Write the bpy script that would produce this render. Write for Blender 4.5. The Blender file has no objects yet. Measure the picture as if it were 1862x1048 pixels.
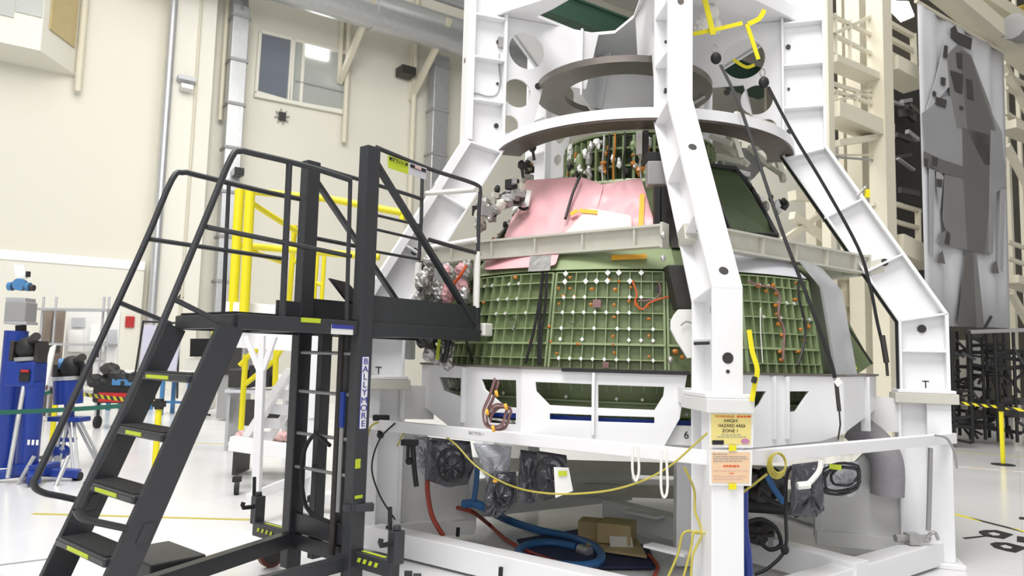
import bpy, bmesh, math, random
from mathutils import Vector as V, Matrix
random.seed(7)
sc = bpy.context.scene
COL = sc.collection
PI = math.pi
# ------------------------------------------------------------------ camera
F, PT, RL, EYE = 1337.65, 0.0944, 0.0253, 1.6
cR = V((math.cos(RL), -math.sin(RL)*math.sin(PT), math.sin(RL)*math.cos(PT)))
cU = V((-math.sin(RL), -math.cos(RL)*math.sin(PT), math.cos(RL)*math.cos(PT)))
cF = V((0, math.cos(PT), math.sin(PT)))
CAM = V((0, 0, EYE))
cd = bpy.data.cameras.new('camera')
cam = bpy.data.objects.new('camera', cd); COL.objects.link(cam)
cam.matrix_world = Matrix(((cR.x, cU.x, -cF.x, CAM.x), (cR.y, cU.y, -cF.y, CAM.y), (cR.z, cU.z, -cF.z, CAM.z), (0, 0, 0, 1)))
cd.sensor_fit = 'HORIZONTAL'; cd.sensor_width = 36.0; cd.lens = F*36.0/1862.0
cd.clip_end = 400
cd.dof.use_dof = True; cd.dof.focus_distance = 6.0; cd.dof.aperture_fstop = 2.8
sc.camera = cam
# ------------------------------------------------------------------ world and lights
w = bpy.data.worlds.new('world'); sc.world = w; w.use_nodes = True
bgn = w.node_tree.nodes['Background']; bgn.inputs[0].default_value = (1.0, 0.985, 0.96, 1); bgn.inputs[1].default_value = 0.42
def area(name, loc, target, sx, sy, power, col=(1, 1, 1)):
    l = bpy.data.lights.new(name, 'AREA'); l.shape = 'RECTANGLE'; l.size = sx; l.size_y = sy; l.energy = power; l.color = col
    o = bpy.data.objects.new(name, l); COL.objects.link(o); o.location = loc
    o.rotation_euler = (V(target)-V(loc)).to_track_quat('-Z', 'Y').to_euler()
    return o
area('bay_and_fill_light', (-3, -1, 17), (0, 7, 0), 8, 8, 2700, (1, 0.985, 0.96))
area('bay_and_fill_light', (8, 9, 19), (3, 9, 0), 12, 10, 500, (1, 0.985, 0.96))
area('bay_and_fill_light', (-9, 14, 19), (-9, 16, 0), 14, 12, 1350, (1, 0.985, 0.95))
area('bay_and_fill_light', (-2, 12, 16), (-6, 38, 9), 12, 8, 1700, (1, 0.975, 0.93))
area('bay_and_fill_light', (-3, -9, 8), (1, 7, 2.6), 12, 6, 380, (1, 0.99, 0.98))  # frontal fill, added to brighten the faces turned to the camera
vs = sc.view_settings
vs.view_transform = 'Standard'; vs.look = 'None'; vs.gamma = 1.0; vs.use_curve_mapping = False; vs.exposure = 0.25
# ------------------------------------------------------------------ pixel helpers: a viewing ray cut with a real plane
def ray(px, py): return cF*F + cR*(px-931.0) + cU*(524.0-py)
def at(px, py, Y=None, Z=None, X=None):
    d = ray(px, py)
    t = Y/d.y if Y is not None else ((Z-EYE)/d.z if Z is not None else X/d.x)
    return CAM + d*t
def onp(px, py, P0, n):
    d = ray(px, py); n = V(n)
    return CAM + d*((V(P0)-CAM).dot(n)/d.dot(n))
def proj(P):
    d = V(P)-CAM; z = d.dot(cF); return (931+F*d.dot(cR)/z, 524-F*d.dot(cU)/z)
# ------------------------------------------------------------------ materials
def mat(name, col, rough=0.5, metal=0.0, var=0.06, scale=3.0, bump=0.0, spec=0.5, alpha=1.0, trans=0.0, emit=None):
    m = bpy.data.materials.new(name); m.use_nodes = True
    nt = m.node_tree; b = nt.nodes['Principled BSDF']
    b.inputs['Roughness'].default_value = rough; b.inputs['Metallic'].default_value = metal
    b.inputs['Specular IOR Level'].default_value = spec
    b.inputs['Alpha'].default_value = alpha; b.inputs['Transmission Weight'].default_value = trans
    tc = nt.nodes.new('ShaderNodeTexCoord'); nz = nt.nodes.new('ShaderNodeTexNoise')
    nz.inputs['Scale'].default_value = scale; nz.inputs['Detail'].default_value = 5
    nt.links.new(tc.outputs['Object'], nz.inputs['Vector'])
    mx = nt.nodes.new('ShaderNodeMix'); mx.data_type = 'RGBA'
    c = V(col[:3])
    mx.inputs[6].default_value = (*[max(0, min(1, x*(1-var))) for x in c], 1)
    mx.inputs[7].default_value = (*[max(0, min(1, x*(1+var))) for x in c], 1)
    nt.links.new(nz.outputs['Fac'], mx.inputs[0]); nt.links.new(mx.outputs[2], b.inputs['Base Color'])
    if bump:
        bp = nt.nodes.new('ShaderNodeBump'); bp.inputs['Strength'].default_value = bump; bp.inputs['Distance'].default_value = 0.02
        nt.links.new(nz.outputs['Fac'], bp.inputs['Height']); nt.links.new(bp.outputs['Normal'], b.inputs['Normal'])
    if emit:
        b.inputs['Emission Color'].default_value = (*emit[:3], 1); b.inputs['Emission Strength'].default_value = emit[3]
    return m
M = dict(
 white=mat('white_paint', (.84, .84, .86), .35, var=.02), white2=mat('white_paint_matte', (.72, .72, .71), .5, var=.04),
 offwhite=mat('off_white_paint', (.62, .61, .57), .5, var=.05), plastic=mat('white_foam', (.82, .81, .77), .6, var=.02),
 black=mat('charcoal_powder_coat', (.034, .036, .041), .38, var=.15, scale=20), tread=mat('black_grip_tread', (.012, .012, .013), .8, var=.3, scale=60, bump=.4),
 rubber=mat('black_rubber', (.012, .012, .013), .6), cable=mat('black_cable', (.014, .014, .016), .45),
 green=mat('green_primer', (.165, .215, .10), .5, var=.15, scale=6), green_l=mat('light_green_primer', (.27, .34, .18), .45, var=.1, scale=6),
 green_d=mat('dark_green_primer', (.05, .075, .03), .5, var=.2), pink=mat('pink_film', (.74, .40, .43), .42, var=.07, scale=3, bump=.15),
 pinkw=mat('pale_pink_film', (.80, .60, .58), .4, var=.05, bump=.1), orange=mat('amber_film', (.45, .16, .015), .35, var=.25, scale=30),
 orange_t=mat('orange_tape', (.85, .42, .02), .45), steel=mat('machined_steel', (.21, .19, .17), .42, .7, var=.25, scale=7),
 alu=mat('bare_aluminium', (.60, .59, .52), .42, .15, var=.12, scale=8), brown=mat('bare_brown_steel', (.10, .078, .068), .45, .35, var=.3, scale=9),
 galv=mat('galvanised_duct', (.55, .56, .58), .35, .55, var=.12, scale=5, bump=.1), silver=mat('silver_foil', (.45, .44, .43), .38, .6, var=.3, scale=14, bump=.6),
 grey=mat('grey_paint', (.30, .30, .30), .5), grey_l=mat('light_grey_paint', (.55, .56, .60), .45), greyfab=mat('grey_fabric_hose', (.27, .26, .28), .75, var=.12, bump=.4, scale=25),
 dark=mat('dark_fitting', (.035, .032, .03), .5, var=.4, scale=15), yellow=mat('yellow_paint', (.80, .70, .015), .4, var=.04),
 lime=mat('lime_sticker', (.50, .60, .03), .5), hose_y=mat('yellow_hose', (.50, .43, .07), .4), blue=mat('blue_paint', (.012, .04, .27), .32, var=.08),
 blue_h=mat('blue_hose', (.03, .13, .33), .4), blue_b=mat('blue_bench', (.06, .20, .42), .45), navy=mat('navy_mat', (.008, .015, .06), .6),
 red=mat('red_hose', (.30, .04, .02), .45), redp=mat('red_plastic', (.45, .02, .02), .4), redfilm=mat('red_white_film', (.75, .45, .45), .4, var=.5, scale=6),
 cream=mat('cream_steel', (.66, .62, .50), .5, var=.04), wallc=mat('cream_wall', (.73, .71, .625), .65, var=.015, scale=.4),
 wallw=mat('cream_wall_panel', (.77, .755, .68), .6, var=.015, scale=.4), wood=mat('brown_door', (.25, .20, .16), .6), card=mat('cardboard', (.42, .33, .17), .8, var=.08, scale=9),
 paper=mat('white_paper', (.82, .82, .80), .7, var=.02), bagf=mat('grey_antistatic_bag', (.085, .085, .10), .18, .2, var=.5, scale=9, bump=.7), clearbag=mat('clear_bag', (.42, .43, .47), .2, .1, var=.25, scale=6, bump=.6),
 glass_d=mat('grey_window_glass', (.17, .19, .23), .12, var=.06, scale=.6), glass_l=mat('pale_window_glass', (.42, .44, .42), .15, var=.12, scale=.5), amber_g=mat('tan_window_glass', (.50, .40, .20), .3, var=.15),
 void=mat('dark_interior_shade', (.025, .022, .018), .8, var=.4, scale=.6), voidm=mat('dim_interior_shade', (.10, .09, .07), .8, var=.5, scale=.8), teal=mat('green_belt', (.01, .10, .07), .6),  # void and voidm carry the shade of unlit rooms in their colour
 screen=mat('black_screen', (.008, .008, .009), .25), purple=mat('mauve_harness', (.22, .12, .12), .6, var=.2, scale=30), label_b=mat('blue_label', (.04, .05, .30), .5), signy=mat('pale_yellow_sign', (.80, .68, .25), .5, var=.08, scale=8), signo=mat('peach_sign', (.80, .56, .36), .5, var=.08, scale=8),
 lamp=mat('lit_lamp', (1, 1, 1), .5, emit=(1, 1, .97, 6)), glow_g=mat('lit_green_dot', (.1, .9, .4), .5, emit=(.1, 1, .4, 2)), glow_r=mat('lit_red_dot', (.9, .1, .1), .5, emit=(1, .1, .1, 2)), warn_o=mat('orange_red_cable', (.65, .10, .02), .45), violet=mat('pale_lilac_board', (.55, .54, .66), .4), ledge=mat('white_band_panel', (.93, .93, .91), .5, var=.01),
)
def hazard(name, dirn, freq, c1=(.75, .65, .02), c2=(.02, .02, .02)):
    m = bpy.data.materials.new(name); m.use_nodes = True; nt = m.node_tree; b = nt.nodes['Principled BSDF']
    tc = nt.nodes.new('ShaderNodeTexCoord'); dt = nt.nodes.new('ShaderNodeVectorMath'); dt.operation = 'DOT_PRODUCT'
    dt.inputs[1].default_value = V(dirn)*freq; nt.links.new(tc.outputs['Object'], dt.inputs[0])
    fr = nt.nodes.new('ShaderNodeMath'); fr.operation = 'FRACT'; nt.links.new(dt.outputs['Value'], fr.inputs[0])
    gt = nt.nodes.new('ShaderNodeMath'); gt.operation = 'GREATER_THAN'; gt.inputs[1].default_value = .5; nt.links.new(fr.outputs[0], gt.inputs[0])
    mx = nt.nodes.new('ShaderNodeMix'); mx.data_type = 'RGBA'; mx.inputs[6].default_value = (*c1, 1); mx.inputs[7].default_value = (*c2, 1)
    nt.links.new(gt.outputs[0], mx.inputs[0]); nt.links.new(mx.outputs[2], b.inputs['Base Color']); b.inputs['Roughness'].default_value = .5
    return m
M['haz'] = hazard('hazard_stripe', (1, .2, 1.0), 8)
# glossy epoxy floor with faint tiles and scuffs
def floor_mat():
    m = bpy.data.materials.new('glossy_epoxy_floor'); m.use_nodes = True; nt = m.node_tree; b = nt.nodes['Principled BSDF']
    tc = nt.nodes.new('ShaderNodeTexCoord'); n1 = nt.nodes.new('ShaderNodeTexNoise'); n1.inputs['Scale'].default_value = .5; n1.inputs['Detail'].default_value = 8
    nt.links.new(tc.outputs['Object'], n1.inputs['Vector'])
    r = nt.nodes.new('ShaderNodeMapRange'); r.inputs['To Min'].default_value = .10; r.inputs['To Max'].default_value = .30; nt.links.new(n1.outputs['Fac'], r.inputs['Value']); nt.links.new(r.outputs[0], b.inputs['Roughness'])
    br = nt.nodes.new('ShaderNodeTexBrick'); br.offset = 0; br.inputs['Scale'].default_value = 1; br.inputs['Mortar Size'].default_value = .004; br.inputs['Brick Width'].default_value = 2.4; br.inputs['Row Height'].default_value = 2.4
    br.inputs['Color1'].default_value = (.72, .72, .73, 1); br.inputs['Color2'].default_value = (.75, .75, .76, 1); br.inputs['Mortar'].default_value = (.62, .62, .62, 1)
    rt = nt.nodes.new('ShaderNodeMapping'); rt.inputs['Rotation'].default_value = (0, 0, .6); nt.links.new(tc.outputs['Object'], rt.inputs['Vector']); nt.links.new(rt.outputs[0], br.inputs['Vector'])
    nt.links.new(br.outputs['Color'], b.inputs['Base Color'])
    return m
M['floor'] = floor_mat()
# ------------------------------------------------------------------ mesh building
def frame(d, up=V((0, 0, 1))):
    d = V(d).normalized(); up = V(up)
    if abs(d.dot(up)) > .999: up = V((0, 1, 0))
    s = d.cross(up).normalized(); return d, s, s.cross(d).normalized()
def catmull(pts, k=6, closed=False):
    P = [V(p) for p in pts]; out = []; n = len(P)
    if n < 3: return P
    for i in range(n if closed else n-1):
        if closed: a, b, c, d = P[i-1], P[i], P[(i+1) % n], P[(i+2) % n]
        else: a, b, c, d = P[max(i-1, 0)], P[i], P[i+1], P[min(i+2, n-1)]
        for j in range(k):
            t = j/k; out.append(.5*((2*b)+(c-a)*t+(2*a-5*b+4*c-d)*t*t+(3*b-a-3*c+d)*t**3))
    if not closed: out.append(P[-1])
    return out
class MB:
    def __init__(s): s.v = []; s.f = []
    def add(s, vs, fs):
        o = len(s.v); s.v += [V(v) for v in vs]; s.f += [[i+o for i in f] for f in fs]; return s
    def obox(s, c, ax, ay, az):   # centre and three half-extent vectors
        c, ax, ay, az = V(c), V(ax), V(ay), V(az)
        vs = [c+ax*i+ay*j+az*k for k in (-1, 1) for j in (-1, 1) for i in (-1, 1)]
        fs = [[0, 2, 3, 1], [4, 5, 7, 6], [0, 1, 5, 4], [2, 6, 7, 3], [0, 4, 6, 2], [1, 3, 7, 5]]
        if ax.cross(ay).dot(az) < 0: fs = [f[::-1] for f in fs]
        return s.add(vs, fs)
    def box(s, c, size, rz=0):
        cs, sn = math.cos(rz), math.sin(rz)
        return s.obox(c, V((cs, sn, 0))*size[0]/2, V((-sn, cs, 0))*size[1]/2, V((0, 0, size[2]/2)))
    def bar(s, p0, p1, w, h, up=(0, 0, 1)):
        p0, p1 = V(p0), V(p1); d, sd, u = frame(p1-p0, up)
        return s.obox((p0+p1)/2, (p1-p0)/2, sd*w/2, u*h/2)
    def prism(s, pts, off):       # polygon swept along a vector
        P = [V(p) for p in pts]; off = V(off); n = len(P)
        nrm = V((0, 0, 0))
        for i in range(n): nrm += (P[i]-P[0]).cross(P[(i+1) % n]-P[0])
        if nrm.dot(off) > 0: P = P[::-1]
        return s.add(P+[p+off for p in P], [list(range(n)), list(range(2*n-1, n-1, -1))]+[[i, i+n, (i+1) % n+n, (i+1) % n] for i in range(n)])
    def tube(s, pts, r, n=10, smooth=0, closed=False, rend=None):
        P = catmull(pts, smooth, closed) if smooth else [V(p) for p in pts]
        m = len(P); o = []; up = None
        for i in range(m):
            if closed: d = P[(i+1) % m]-P[i-1]
            else: d = P[min(i+1, m-1)]-P[max(i-1, 0)]
            d = d.normalized()
            if up is None: up = V((0, 0, 1)) if abs(d.z) < .95 else V((0, 1, 0))
            a = d.cross(up).normalized(); b = a.cross(d).normalized(); up = b
            rr = r if rend is None else r+(rend-r)*i/(m-1)
            o += [P[i]+a*rr*math.cos(2*PI*j/n)+b*rr*math.sin(2*PI*j/n) for j in range(n)]
        fs = []
        for i in range(m if closed else m-1):
            i2 = (i+1) % m
            for j in range(n): fs.append([i*n+j, i*n+(j+1) % n, i2*n+(j+1) % n, i2*n+j])
        if not closed: fs += [list(range(n))[::-1], [(m-1)*n+j for j in range(n)]]
        return s.add(o, fs)
    def ribbon(s, P, w_, t_, side=None):
        P = [V(p) for p in P]; vs = []; m = len(P)
        for i in range(m):
            d = (P[min(i+1, m-1)]-P[max(i-1, 0)]).normalized(); a = side if side is not None else V((0, -1, 0)); sd = d.cross(a).normalized(); nn = sd.cross(d).normalized()
            vs += [P[i]+sd*w_/2+nn*t_/2, P[i]-sd*w_/2+nn*t_/2, P[i]-sd*w_/2-nn*t_/2, P[i]+sd*w_/2-nn*t_/2]
        fs = [[3, 2, 1, 0], [4*m-4, 4*m-3, 4*m-2, 4*m-1]]
        for i in range(m-1):
            for j in range(4): fs.append([4*i+j, 4*i+(j+1) % 4, 4*i+4+(j+1) % 4, 4*i+4+j])
        return s.add(vs, fs)
    def lathe(s, c, prof, n=32, axis=(0, 0, 1), a0=0, a1=2*PI, ref=None):
        c = V(c); d, e1, e2 = frame(axis, ref or (0, 1, 0)); full = abs(a1-a0-2*PI) < 1e-6; k = n if full else n+1
        o = []
        for (r, h) in prof:
            for j in range(k):
                a = a0+(a1-a0)*j/n; o.append(c+d*h+(e1*math.cos(a)+e2*math.sin(a))*r)
        fs = []
        for i in range(len(prof)-1):
            for j in range(n):
                j2 = (j+1) % k; fs.append([i*k+j, i*k+j2, (i+1)*k+j2, (i+1)*k+j])
        if full and prof[0] != prof[-1]:
            if prof[0][0] > 1e-5: fs.append(list(range(k))[::-1])
            if prof[-1][0] > 1e-5: fs.append([(len(prof)-1)*k+j for j in range(k)])
        return s.add(o, fs)
    def disc(s, c, nrm, r, t, n=20):
        return s.lathe(V(c)-V(nrm).normalized()*t/2, [(r, 0), (r, t)], n, nrm)
    def blob(s, c, rx, ry, rz, n=12, m=8, jit=0.0, rot=0):
        c = V(c); o = []; fs = []
        for i in range(m+1):
            th = PI*i/m
            for j in range(n):
                a = 2*PI*j/n; k = 1+random.uniform(-jit, jit)
                x, y, z = rx*math.sin(th)*math.cos(a)*k, ry*math.sin(th)*math.sin(a)*k, rz*math.cos(th)*k
                o.append(c+V((x*math.cos(rot)-y*math.sin(rot), x*math.sin(rot)+y*math.cos(rot), z)))
        for i in range(m):
            for j in range(n): fs.append([i*n+j, (i+1)*n+j, (i+1)*n+(j+1) % n, i*n+(j+1) % n])
        return s.add(o, fs)
    def holed(s, O, ex, ey, outer, holes, t):   # plate with real cut-outs; points are 2-D in the frame (O, ex, ey)
        bm = bmesh.new(); O, ex, ey = V(O), V(ex).normalized(), V(ey).normalized(); nz = ex.cross(ey)
        es = []
        for lp in [outer]+holes:
            vs = [bm.verts.new((p[0], p[1], 0)) for p in lp]
            es += [bm.edges.new((vs[i], vs[(i+1) % len(vs)])) for i in range(len(vs))]
        bmesh.ops.triangle_fill(bm, use_beauty=True, use_dissolve=False, edges=es, normal=(0, 0, 1))
        top = list(bm.faces)
        r = bmesh.ops.extrude_face_region(bm, geom=top)
        for v in [g for g in r['geom'] if isinstance(g, bmesh.types.BMVert)]: v.co.z += t
        bmesh.ops.recalc_face_normals(bm, faces=bm.faces)
        bm.verts.index_update()
        s.add([O+ex*v.co.x+ey*v.co.y+nz*(v.co.z-t/2) for v in bm.verts], [[v.index for v in f.verts] for f in bm.faces]); bm.free(); return s
    def build(s, name, m, parent=None, smooth=False, bevel=0.0, loc=None, seg=2):
        me = bpy.data.meshes.new(name); o = bpy.data.objects.new(name, me); COL.objects.link(o)
        off = V((0, 0, 0))
        if parent is not None:
            o.parent = parent; p = parent
            while p is not None: off += p.location; p = p.parent
        else:
            if loc is None:
                xs = [v.x for v in s.v]; ys = [v.y for v in s.v]; zs = [v.z for v in s.v]
                loc = V(((min(xs)+max(xs))/2, (min(ys)+max(ys))/2, min(zs)))
            o.location = loc; off = V(loc)
        me.from_pydata([v-off for v in s.v], [], s.f); me.update()
        me.materials.append(m if not isinstance(m, str) else M[m])
        if smooth:
            me.shade_smooth()
            try: me.set_sharp_from_angle(angle=math.radians(38))
            except Exception: pass
        if bevel:
            b = o.modifiers.new('bevel', 'BEVEL'); b.width = bevel; b.segments = seg; b.limit_method = 'ANGLE'; b.angle_limit = math.radians(50)
        return o
def tag(o, label, cat, group=None, kind=None):
    o['label'] = label; o['category'] = cat
    if group: o['group'] = group
    if kind: o['kind'] = kind
    return o
def thing(name, loc, label, cat, group=None):
    o = bpy.data.objects.new(name, None); COL.objects.link(o); o.location = loc; o.empty_display_size = .1
    return tag(o, label, cat, group)
def struct(name, mb, m, **k):
    o = mb.build(name, m, **k); o['kind'] = 'structure'; return o
def dup(root, loc, rz=None, label=None):
    r = root.copy(); COL.objects.link(r); r.location = loc
    if rz is not None: r.rotation_euler = (0, 0, rz)
    if label: r['label'] = label
    for ch in list(root.children):
        c = ch.copy(); COL.objects.link(c); c.parent = r
        for g in ch.children:
            d = g.copy(); COL.objects.link(d); d.parent = c
    return r
def text_mesh(txt, size, O, ex, ey, thick=.0015, align='CENTER', sx=1.0):
    cu = bpy.data.curves.new('t', 'FONT'); cu.body = txt; cu.size = size; cu.extrude = thick; cu.align_x = align; cu.align_y = 'CENTER'; cu.space_line = .95
    ob = bpy.data.objects.new('t', cu); COL.objects.link(ob)
    bpy.context.view_layer.update()
    me = bpy.data.meshes.new_from_object(ob.evaluated_get(bpy.context.evaluated_depsgraph_get()))
    ex, ey = V(ex).normalized(), V(ey).normalized(); nz = ex.cross(ey); O = V(O)
    mb = MB(); mb.add([O+ex*v.co.x*sx+ey*v.co.y+nz*v.co.z for v in me.vertices], [list(p.vertices) for p in me.polygons])
    bpy.data.objects.remove(ob); bpy.data.curves.remove(cu); bpy.data.meshes.remove(me)
    return mb
def circ(cx, cy, rx, ry=None, n=28, rot=0):
    ry = ry or rx
    return [(cx+rx*math.cos(2*PI*i/n), cy+ry*math.sin(2*PI*i/n)) for i in range(n)]
UW = V((.827, .562, 0)); NW = V((.562, -.827, 0)); UP = V((0, 0, 1))     # hall axes
# ================================================================== the hall
fl = MB(); fl.add([(-45, -4, 0), (45, -4, 0), (70, 80, 0), (-45, 80, 0)], [[0, 1, 2, 3]]); struct('floor', fl, 'floor', loc=V((0, 0, 0)))
W0 = V((-14.33, 30.9, 0))           # a point on the far wall
def wp(px, py, out=0.0): return onp(px, py, W0+NW*out, NW)
def wall_rect(mb, x0, y0, x1, y1, out, back=0.0):   # a block standing out of the far wall, corners read at its face
    a = wp(x0, y0, out); b = wp(x1, y1, out)
    sa = (a-W0).dot(UW); sb = (b-W0).dot(UW); z0, z1 = sorted((a.z, b.z))
    c = W0+UW*(sa+sb)/2+NW*(out+back)/2+UP*(z0+z1)/2
    return mb.obox(c, UW*abs(sb-sa)/2, NW*(out-back)/2, UP*(z1-z0)/2)
wl = MB(); wl.obox(W0+UW*12+UP*12.5-NW*.25, UW*50, NW*.25, UP*12.5); struct('wall_back', wl, 'wallc')
# low outstanding wall with the bright white band on the far left
lw = MB()
pA = wp(-160, 500, .5); pB = wp(262, 500, .5)
sA, sB = (pA-W0).dot(UW), (pB-W0).dot(UW); zt = wp(200, 487, .5).z
lw.obox(W0+UW*(sA+sB)/2+NW*.25+UP*zt/2, UW*(sB-sA)/2, NW*.25, UP*zt/2); struct('wall_left', lw, 'wallw')
bd = MB(); bd.obox(W0+UW*(sA+sB)/2+NW*.27+UP*(zt+.18), UW*(sB-sA)/2, NW*.29, UP*.18); struct('trim_1', bd, 'ledge')
# pilaster, with a vertical conduit
pl = MB(); wall_rect(pl, 284, 720, 372, -60, 1.0); 
a = wp(284, 400, 1.0); b = wp(370, 400, 1.0); sa, sb = (a-W0).dot(UW), (b-W0).dot(UW)
pl = MB(); pl.obox(W0+UW*(sa+sb)/2+NW*.5+UP*12.5, UW*(sb-sa)/2, NW*.5, UP*12.5); struct('trim_2', pl, 'wallw')
def vpipe(name, x, ytop, ybot, r, m, out, label, cat, box=False, bands=0):
    p0 = wp(x, ytop, out); p1 = wp(x, ybot, out); p1 = V((p0.x, p0.y, p1.z))
    t = MB(); 
    if box: t.obox((p0+p1)/2, UW*r, NW*r*.6, UP*(p0.z-p1.z)/2)
    else: t.tube([p0, p1], r, 14)
    o = t.build(name, m, smooth=not box); tag(o, label, cat)
    return o, p0, p1
vpipe('conduit', 321, -60, 716, .16, 'galv', 1.25, 'shiny vertical metal pipe running down the pale pilaster', 'pipe')
vpipe('conduit', 371, -60, 716, .05, 'cream', 1.1, 'thin pale conduit down the right edge of the pilaster', 'pipe')
vpipe('conduit', 160, -60, 170, .14, 'cream', .4, 'short cream drop pipe ending beside the corner booth', 'pipe')
vpipe('conduit', 418, -60, 222, .10, 'cream', .4, 'cream drop pipe left of the tall grey duct', 'pipe')
vpipe('conduit', 641, -60, 262, .13, 'cream', .4, 'cream drop pipe right of the wide window', 'pipe')
vpipe('conduit', 762, -60, 560, .14, 'cream', .4, 'cream pipe to the left of the shorter grey duct', 'pipe')
vpipe('conduit', 310, 60, 320, .05, 'cream', .12, 'slim conduit beside the pilaster on the bare wall', 'pipe')
# tall rectangular ducts down the wall
def duct(name, x, ytop, ybot, wpx, out, label):
    a = wp(x-wpx/2, 200, out); b = wp(x+wpx/2, 200, out); r = (b-a).length/2
    p0 = wp(x, ytop, out); p1 = wp(x, ybot, out); p1 = V((p0.x, p0.y, p1.z))
    t = thing(name, (p0.x, p0.y, p1.z), label, 'duct')
    mb = MB(); mb.obox((p0+p1)/2, UW*r, NW*.35, UP*(p0.z-p1.z)/2); mb.build('duct_body', 'galv', t, bevel=.03)
    for yy in range(int(ytop)+20, int(ybot), 80):
        q = wp(x, yy, out); fb = MB(); fb.obox((p0.x, p0.y, q.z), UW*(r+.06), NW*.42, UP*.06); fb.build('joint_flange', 'grey', t)
    return t
duct('wall_duct', 437, 15, 640, 29, 1.0, 'tall square grey duct running down the wall left of the wide window')
duct('wall_duct', 799, 105, 560, 26, .9, 'grey square duct on the wall just left of the white frame')
# big horizontal round duct under the roof
rd = thing('round_duct', at(640, 20, Y=27), 'large round galvanised duct crossing high under the roof', 'duct')
d0 = W0+NW*4; 
def dp(px, py): return onp(px, py, W0+NW*3.0, NW)
q0, q1 = dp(430, -48), dp(1010, 115); 
zc = (dp(650, 15).z+dp(830, 62).z)/2
qa = W0+NW*3.0+UW*((q0-W0).dot(UW)-4); qb = W0+NW*3.0+UW*((q1-W0).dot(UW)+3); qa.z = qb.z = zc
MB().tube([qa, qb], .85, 28).build('duct_body', 'galv', rd, smooth=True)
for px in (480, 680, 880):
    s_ = (dp(px, 30)-W0).dot(UW); c = W0+NW*3.0+UW*s_; c.z = zc
    MB().lathe(c-UW*.12, [(.9, 0), (.9, .24)], 28, UW).build('joint_band', 'galv', rd, smooth=True)
for px, py in ((664, 75), (800, 120)):
    s_ = (dp(px, 40)-W0).dot(UW); g = MB()
    g.bar(W0+NW*4.0+UW*s_+UP*(zc+.2), W0+NW*.1+UW*s_+UP*(zc-2.6), .22, .3); g.bar(W0+NW*.1+UW*s_+UP*(zc-2.6), W0+NW*.1+UW*s_+UP*(zc+1), .2, .2)
    g.build('support_bracket', 'cream', rd)
MB().tube([qa+UP*1.5+NW*.5, qb+UP*1.5+NW*.5], .3, 16).build('upper_pipe', 'galv', rd, smooth=True)
el = MB(); el.tube([wp(437, 25, 1.0), wp(437, -10, 1.0), wp(450, -40, 1.8), wp(475, -60, 2.6)], .38, 12, smooth=4); tag(el.build('duct_elbow', 'grey', smooth=True), 'dark grey elbow at the top of the tall square duct', 'duct')
# observation window: two panes
def window(n, pts, m, frame_m, mull=()):
    P = [onp(x, y, W0+NW*.06, NW) for x, y in pts]
    g = MB().prism(P, -NW*.05); o = struct('window_%d' % n, g, m)
    fr = MB()
    for i in range(len(P)): fr.bar(P[i], P[(i+1) % len(P)], .14, .2, up=NW)
    for (a, b) in mull: fr.bar(onp(*a, W0+NW*.06, NW), onp(*b, W0+NW*.06, NW), .14, .12, up=NW)
    fr.build('window_frame', frame_m, o)
    return o
window(1, [(473, 58), (531, 72), (524, 185), (465, 168)], 'glass_d', 'wallw')
w2 = window(2, [(534, 73), (631, 98), (625, 203), (527, 186)], 'glass_l', 'wallw', [((553, 80), (546, 188))])
rl = MB(); rl.bar(onp(537, 147, W0+NW*.1, NW), onp(626, 168, W0+NW*.1, NW), .05, .05); rl.build('inner_rail', 'grey', w2)
lg = MB(); c = onp(577, 93, W0+NW*.12, NW); lg.obox(c, UW*.55, NW*.02, UP*.32); 
tag(lg.build('ceiling_lamp', 'lamp'), 'bright lamp glowing inside the right pane of the wide window', 'lamp')
sl = MB(); sl.bar(onp(462, 173, W0+NW*.15, NW), onp(628, 206, W0+NW*.15, NW), .2, .16); struct('trim_3', sl, 'wallw')
# booth high in the upper left corner
bt = thing('corner_booth', wp(60, 100, 1.2), 'cream observation booth with windows high in the corner', 'booth')
b0 = wp(-60, 60, 2.2); b1 = wp(76, 60, 2.2); s2_ = (wp(150, 60, 0)-W0).dot(UW); s0, s1 = (b0-W0).dot(UW), (b1-W0).dot(UW); zb = wp(40, 85, 2.2).z
g = MB(); g.obox(W0+UW*(s0+s1)/2+NW*1.1+UP*(zb+3), UW*(s1-s0)/2, NW*1.1, UP*3); g.build('booth_body', 'wallw', bt)
pr = [W0+UW*s1+NW*2.2, W0+UW*s2_, W0+UW*s1]; g = MB().prism([p+UP*(zb) for p in pr], UP*6); g.build('booth_side', 'wallw', bt)
for (xa, xb) in ((-20, 24), (29, 76)):
    A = onp(xa, 8, W0+NW*2.23, NW); B = onp(xb, 42, W0+NW*2.23, NW)
    sa, sb = (A-W0).dot(UW), (B-W0).dot(UW)
    g = MB(); g.obox(W0+UW*(sa+sb)/2+NW*2.23+UP*(B.z+2.6), UW*(sb-sa)/2, NW*.03, UP*2.4); g.build('booth_window', 'glass_l', bt)
dn = (pr[1]-pr[0]).normalized(); nn = V((dn.y, -dn.x, 0)); mid = (pr[0]+pr[1])/2
g = MB(); g.obox(mid-dn*.1+nn*.05+UP*(zb+3.5), dn*((pr[1]-pr[0]).length*.32), nn*.03, UP*2.5); g.build('booth_window', 'amber_g', bt)
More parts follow.
